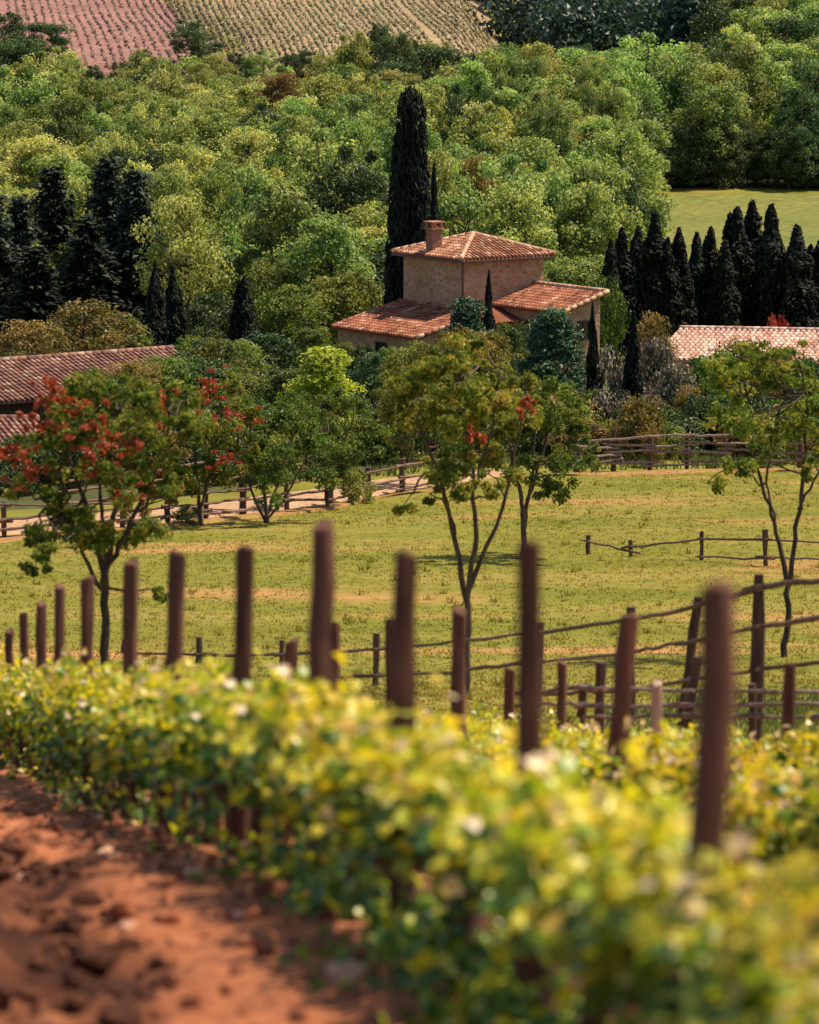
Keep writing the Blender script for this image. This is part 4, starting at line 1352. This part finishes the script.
# ------------------------------------------------------------------ fences
def fence(label, posts, rails, postm='fence', railm='rail', pr=0.055, rr=0.035, name='rail_fence', over=0.5):
    """posts: (pixel x, distance, height, lean); rails: heights per post as lists of (i0, h0, i1, h1)"""
    P = []
    for (px, D, h, ln) in posts:
        X = (px - 409.5) / F * D
        P.append(np.array([X, D, g1(X, D)]))
    t = thing(name, label, 'fence', P[0])
    O = P[0]
    for p, (px, D, h, ln) in zip(P, posts):
        if h <= 0: continue
        mb = MB()
        q = p - O
        k = pr * (0.85 + 0.4 * rs.rand())
        zs = np.linspace(-0.25, h, 6)
        mb.tube([q + (ln * z + rs.randn() * 0.008, 0, z) for z in zs], k * (1 + 0.12 * rs.randn(6)), 8, rnd=rs.rand(), jit=0.25)
        mb.build('post', M[postm], t)
    for (i0, h0, i1, h1) in rails:
        a = P[i0] - O + (0, -pr * 1.6, h0); b = P[i1] - O + (0, -pr * 1.6, h1)
        d = (b - a) / np.linalg.norm(b - a)
        a = a - d * over * (0.3 + 0.5 * rs.rand()); b = b + d * over * (0.3 + 0.5 * rs.rand())
        mb = MB()
        n = 9
        tt = np.linspace(0, 1, n)
        Q = a + (b - a) * tt[:, None]
        Q[1:-1, 2] += rs.randn(n - 2) * 0.010 - 0.008 * np.sin(tt[1:-1] * math.pi)
        Q[:, 1] += rs.randn() * 0.02
        mb.tube(Q, rr * (0.8 + 0.35 * rs.rand()) * (1.1 - 0.3 * tt if rs.rand() < .5 else 0.8 + 0.3 * tt), 7, rnd=rs.rand(), jit=0.2)
        mb.build('rail', M[railm], t)
    return t


def run(n, hs, jit=0.04):
    return [(i, h + rs.randn() * jit, i + 1, h + rs.randn() * jit) for i in range(n - 1) for h in hs]


def fence_rows(label, posts, rails, **kw):
    """posts: (pixel x, pixel row of the top, distance, lean); rails: per rail a list of pixel rows at the posts"""
    P, Rl = [], []
    def hh(px, y, D): return at(px, y, D)[2] - g1((px - 409.5) / F * D, D)
    for (px, top, D, ln) in posts:
        P.append((px, D, max(0.25, hh(px, top, D)), ln))
    for rows in rails:
        for i in range(len(rows) - 1):
            if rows[i] is None or rows[i + 1] is None: continue
            Rl.append((i, hh(posts[i][0], rows[i], posts[i][2]), i + 1, hh(posts[i + 1][0], rows[i + 1], posts[i + 1][2])))
    return fence(label, P, Rl, **kw)


# main pasture fence behind the vines
fence_rows('dark rail fence with a leaning post running back across the meadow behind the vines',
           [(1020, 535, 41.0, 0.0), (930, 546, 41.4, 0.0), (852, 560, 42.0, 0.0), (762, 574, 44.2, 0.01), (684, 597, 48.5, 0.11), (634, 607, 52, 0.0), (540, 622, 57, 0.02), (462, 628, 61, -0.02), (375, 633, 66, 0.02), (280, 640, 70, 0.0), (196, 637, 74, 0.02), (120, 640, 76.5, 0.0)],
           [[548, 560, 574, 587, 609, 618, 631, 640, 648, 654, 654, 652], [588, 600, 612, 626, 642, 651, 661, 669, 674, 676, None, None], [640, 649, 658, 668, 680, 688, 692, None, None, None, None, None]], rr=0.032)
# low pale fence just beyond the vines
fence_rows('low pale rail fence close behind the vines at right',
           [(940, 684, 40.8, 0), (845, 684, 41.0, 0), (756, 684, 41.4, 0.02), (682, 657, 41.8, 0.12), (601, 662, 42.4, 0.02), (574, 684, 43, 0.1), (528, 688, 43.6, 0)],
           [[690, 690, 690, 689, 687, 686, 690], [703, 703, 703, 703, 704, 702, 704], [717, 716, 715, 714, 716, None, None]], postm='fence', railm='grey_rail', pr=0.05, rr=0.024)
# small fence in the meadow
fp3 = [(590, 101.5, 0.50, 0), (633, 101, 0.42, 0.0), (705, 100, 0.74, 0), (770, 98.5, 0.92, -0.02), (850, 97, 0.9, 0), (930, 96, 0.9, 0)]
fence('short broken rail fence in the middle of the meadow at right', fp3, [(0, .34, 1, .15), (1, .26, 2, .56), (2, .56, 3, .68), (3, .68, 4, .72), (2, .1, 3, .2), (3, .25, 4, .3), (4, .72, 5, .7), (4, .3, 5, .28)], 'fence', 'rail', 0.055, 0.03)
# back fence right
fp4 = [(578, 131.5, 1.0, 0.0), (615, 132.5, 1.42, 0), (652, 133, 1.2, 0.0), (689, 133.3, 1.25, 0), (727, 133.6, 1.2, 0), (765, 134, 1.2, 0), (803, 134.3, 1.25, 0), (845, 134.6, 1.2, 0), (890, 134.9, 1.2, 0), (940, 135.2, 1.2, 0)]
fence('crooked four-rail fence in front of the flowering bushes', fp4, run(len(fp4), (1.16, 0.88, 0.62, 0.36), 0.07), 'fence', 'grey_rail', 0.075, 0.045)
# road fences left
fp5 = [(-60, 106.5, .9, 0), (0, 108.5, 1.0, 0), (60, 110, 1.0, 0), (120, 111.5, 1.0, 0), (165, 112.7, 1.0, 0), (204, 114.2, 1.05, 0), (242, 116, 1.1, 0), (285, 118, 1.0, 0), (330, 120.4, 1.1, 0), (368, 122.4, 1.0, 0), (402, 124.3, 1.1, 0), (445, 126.5, 1.1, 0)]
fence('brown rail fence on the meadow side of the dirt road', fp5, run(len(fp5), (0.84, 0.52, 0.24), 0.05), 'fence', 'rail', 0.075, 0.04)
fp6 = [(60, 119.5, 1, 0), (120, 122, 1, 0), (180, 125, 1, 0), (240, 128.5, 1, 0), (300, 132.5, 1, 0), (350, 135, 1, 0), (400, 137, 1, 0), (440, 138.6, 1, 0), (480, 139.8, 1, 0), (520, 140.8, 1, 0)]
fence('rail fence on the far side of the dirt road under the garden trees', fp6, run(len(fp6), (0.86, 0.5, 0.22), 0.05), 'fence', 'rail', 0.07, 0.04)

# ------------------------------------------------------------------ vineyard posts
def vine_post(X, Y, h, r, lean, label, group, m='post', seed=0):
    rng = np.random.RandomState(seed)
    mb = MB()
    n = 9
    zs = np.linspace(-0.3, h, n)
    k = 12
    rad = r * (1.06 - 0.12 * np.linspace(0, 1, n)) * (1 + 0.04 * rng.randn(n))
    P = np.stack([lean * zs + rng.randn(n) * 0.004, rng.randn() * 0.03 * zs, zs], 1)
    P = np.concatenate([P, P[-1:] + (0, 0, r * 0.25)]); rad = np.concatenate([rad, [rad[-1] * 0.72]])
    mb.tube(P, rad, k, rnd=rng.rand(), jit=0.0, rng=rng)
    V = mb.V[-1].reshape(len(P), k, 3)
    prof = 1 + 0.20 * (rng.rand(k) - 0.5)                      # split, flattened sides running the length of the post
    V[:] = P[:, None] + (V - P[:, None]) * (prof[None, :, None] + 0.05 * rng.randn(len(P), k, 1))
    V[-2:, :, 2] += (np.cos(np.arange(k) * 2 * math.pi / k + rng.rand() * 6) * r * 0.35)[None] + rng.randn(1, k) * r * 0.08
    o = mb.build('vine_post', M[m], smooth=False)
    o.location = (X, Y, g1(X, Y) + 0.08)
    return tag(o, label, 'post', group)


def row_x(Y, i):
    return 2.06 - 0.151 * Y + (0, 2.5, 5.0)[i]


def row_D(px, i):
    return F * (2.06 + (0, 2.5, 5.0)[i]) / (px - 409.5 + 0.151 * F)


ROW1 = [(717, 590, 20), (531, 545, 13.5), (407, 555, 12), (322, 529, 12.5), (244, 549, 10.5), (174, 556, 9.5), (127, 564, 8), (84, 578, 6.5), (55, 588, 6), (36, 604, 5.5), (18, 615, 5), (3, 632, 5), (-12, 640, 5)]
for i, (px, top, hw) in enumerate(ROW1):
    D = row_D(px, 0)
    X = row_x(D, 0)
    h = at(px, top, D)[2] - g1(X, D) - 0.08
    lean = [0.02, 0.0, 0.015, 0.02, 0.03, 0.045, 0.02, 0.02, 0.02, 0, 0.0, 0, 0][i]
    lab = ['nearest and thickest dark wooden vine post, standing right of centre', 'tall dark vine post left of the thickest one', 'dark vine post third from the nearest in the front row'][i] if i < 3 else 'brown vine post %s from the nearest in the front row' % ORD[i]
    vine_post(X - lean * h, D, h, hw / F * D, lean, lab, 'posts of the front vine row', seed=50 + i)
ROW2 = [(625, 620, 11), (457, 612, 8), (391, 621, 8.5), (330, 625, 7), (288, 640, 7)]
for i, (px, top, hw) in enumerate(ROW2):
    D = row_D(px, 1); X = row_x(D, 1)
    h = at(px, top, D)[2] - g1(X, D) - 0.08
    vine_post(X - 0.05 * h * (i == 0), D, h, hw / F * D, 0.07 if i == 0 else 0.01,
              ['leaning brown post of the second vine row, between the two thickest front posts', 'brown post of the second vine row before the forked meadow tree trunk', 'brown post of the second vine row close beside the third front post',
               'short brown post of the second vine row beside the fourth front post', 'lowest brown post of the second vine row, farthest left'][i], 'posts of the second vine row', seed=80 + i)
ROW3 = [(796, 666, 7, 'post'), (661, 684, 6, 'pale_post'), (564, 664, 5, 'post'), (511, 669, 6, 'post')]
for i, (px, top, hw, m) in enumerate(ROW3):
    D = row_D(px, 2); X = row_x(D, 2)
    h = at(px, top, D)[2] - g1(X, D) - 0.08
    vine_post(X, D, h, hw / F * D, 0.0, ['short brown post of the third vine row near the right edge', 'pale pinkish post of the third vine row', 'thin brown post of the third vine row left of the leaning post', 'short brown post of the third vine row left of the second front post'][i],
              'posts of the third vine row', m, seed=95 + i)

# ------------------------------------------------------------------ grape vines
def make_vine(seed, half=0.66):
    rng = np.random.RandomState(seed)
    tr, fo, st = MB(), MB(), MB()
    P = np.array([(0, 0, -0.1), (rng.randn() * .02, rng.randn() * .02, .1), (rng.randn() * .035, rng.randn() * .03, 0.26), (rng.randn() * .04, rng.randn() * .03, .36), (rng.randn() * .03, 0, .44)])
    tr.tube(P, [.058, .046, .042, .044, .046], 8, rnd=rng.rand(), jit=0.35, rng=rng)
    for s in (-1, 1):
        x = np.linspace(0, s * half, 6)
        Q = np.stack([x, rng.randn(6) * .03, .44 + rng.randn(6) * .03 + 0.05 * np.abs(x)], 1)
        Q[0] = P[-1]
        tr.tube(Q, np.linspace(.024, .010, 6), 6, rnd=rng.rand(), cap=False, jit=0.2, rng=rng)
    n_sh = 20
    for k in range(n_sh):
        x0 = -half + 2 * half * (k + rng.rand()) / n_sh
        h = 0.16 + 0.24 * rng.rand()
        out = rng.randn() * 0.10
        b = np.array([x0, rng.randn() * .04, .47]); tip = b + (rng.randn() * .10, out, h)
        fo.tube([b, (b + tip) / 2 + rng.randn(3) * .02, tip], [.006, .005, .003], 4, rnd=0.3, cap=False)
        m = 30
        t = 0.12 + 0.88 * rng.rand(m) ** 0.8
        L = b + (tip - b) * t[:, None] + rng.randn(m, 3) * (.075, .072, .05)
        Nn = rng.randn(m, 3) * .6 + np.array([0, 0, .75]) + np.stack([np.zeros(m), np.sign(L[:, 1]) * .5, np.zeros(m)], 1)
        size = (0.092 - 0.028 * t) * (0.75 + 0.5 * rng.rand(m))
        tone = np.clip(0.13 + 0.74 * t + rng.randn(m) * 0.17, 0, 1)      # young tip leaves yellower; canopy shade below and glints painted into the tone
        fo.leaves(L, Nn, size, size * .95, rng, 'vine', tone)
    # hanging shoots and low suckers
    for k in range(5):
        x0 = -half + 2 * half * rng.rand()
        m = 9
        t = rng.rand(m)
        y0 = rng.randn() * .14
        L = np.array([x0, y0, .46]) + t[:, None] * np.array([rng.randn() * .1, y0 * .6, -.15 - .2 * rng.rand()]) + rng.randn(m, 3) * .045
        tone = np.clip(0.32 + rng.randn(m) * 0.25, 0, 1)
        size = 0.07 * (0.7 + 0.6 * rng.rand(m))
        fo.leaves(L, rng.randn(m, 3) * .6 + (0, np.sign(y0) * .6, .5), size, size * .95, rng, 'vine', tone)
    m = 26
    L = np.array([rng.randn() * .25, 0, 0]) + np.abs(rng.randn(m, 3)) * (.1, .1, .15) * np.where(rng.rand(m, 3) < .5, -1, 1) * (1, 1, 0) + np.abs(rng.randn(m, 3)) * (0, 0, .17)
    fo.leaves(L, rng.randn(m, 3) * .6 + (0, 0, .6), .07, .065, rng, 'vine', np.clip(.5 + rng.randn(m) * .25, 0, 1))
    st.tube([(.09, .03, -.1), (.095, .03, .5), (.09 + rng.randn() * .02, .02, .85)], [.018, .017, .015], 6, rnd=rng.rand(), jit=.1, rng=rng)
    return tr.data('trunk', M['vine_bark'], True), fo.data('foliage', M['vine_leaf']), st.data('stake', M['stake'])


VINES = [make_vine(600 + i) for i in range(6)]
ROWDIR = math.atan2(1.0, -0.151)
ROWN = ['front', 'second', 'third']


def vine(Y, row, label):
    X = row_x(Y, row)
    v = VINES[rs.randint(6)]
    t = thing('grapevine', label, 'grapevine', (X + rs.randn() * .03, Y, g1(X, Y) + 0.03), ROWDIR + (math.pi if rs.rand() < .5 else 0) + rs.randn() * 0.03, 'grapevines of the %s row' % ROWN[row])
    s = 0.93 + 0.14 * rs.rand()
    t.scale = (s, s, s * (0.95 + .1 * rs.rand()) * (1 + 0.16 * min(1, max(0, (Y - 13) / 14))))
    link('trunk', v[0], t); link('foliage', v[1], t); link('stake', v[2], t)


PD = [[row_D(p[0], 0) for p in ROW1], [row_D(p[0], 1) for p in ROW2], [row_D(p[0], 2) for p in ROW3]]


def place_row(row, y0, y1, dy=1.12):
    Ys = list(np.arange(y0, y1, dy))
    first = next(i for i, Y in enumerate(Ys) if 409.5 + (row_x(Y, row) - 0.5) / Y * F < 815)
    n = len(Ys)
    for i, Y in enumerate(Ys):
        k = i - first
        if k < 0:
            lab = 'yellow-green grapevine of the %s vine row, %s beyond the right edge' % (ROWN[row], 'first' if k == -1 else ORD[-k - 1])
        elif n - i <= (n - first) // 2:
            lab = 'yellow-green grapevine, %s from the far end of the %s vine row' % (ORD[n - i - 1].replace('nearest', 'first'), ROWN[row])
        else:
            lab = 'yellow-green grapevine, %s from the right in the %s vine row' % (ORD[k].replace('nearest', 'first'), ROWN[row])
        vine(Y, row, lab)


place_row(0, 4.6, 47)
place_row(1, 9.4, 43)
place_row(2, 19.9, 41)

# low leafy growth along the foot of the front row
wm = MB()
nw = 3200
Yw = 7.5 + 10 * rs.rand(nw)
Uw = rs.randn(nw) * 0.16
keep = vnoise(Yw * 1.7 + 3, Uw * 2) > -0.12
Yw, Uw = Yw[keep], Uw[keep]
Xw = rowline(Yw) + Uw
Pw = np.stack([Xw, Yw, g(Xw, Yw) + 0.05 + 0.30 * rs.rand(len(Xw)) ** 1.3 * (1 - np.clip(np.abs(Uw) * 2.2, 0, 0.8))], 1)
wm.leaves(Pw, rs.randn(len(Xw), 3) * 0.6 + (-0.2, 0, 0.7), 0.055 + 0.03 * rs.rand(len(Xw)), 0.055, rs, 'vine', np.clip(0.34 + rs.randn(len(Xw)) * 0.2, 0, 1))
tag(wm.build('row_undergrowth', M['vine_leaf']), kind='stuff')
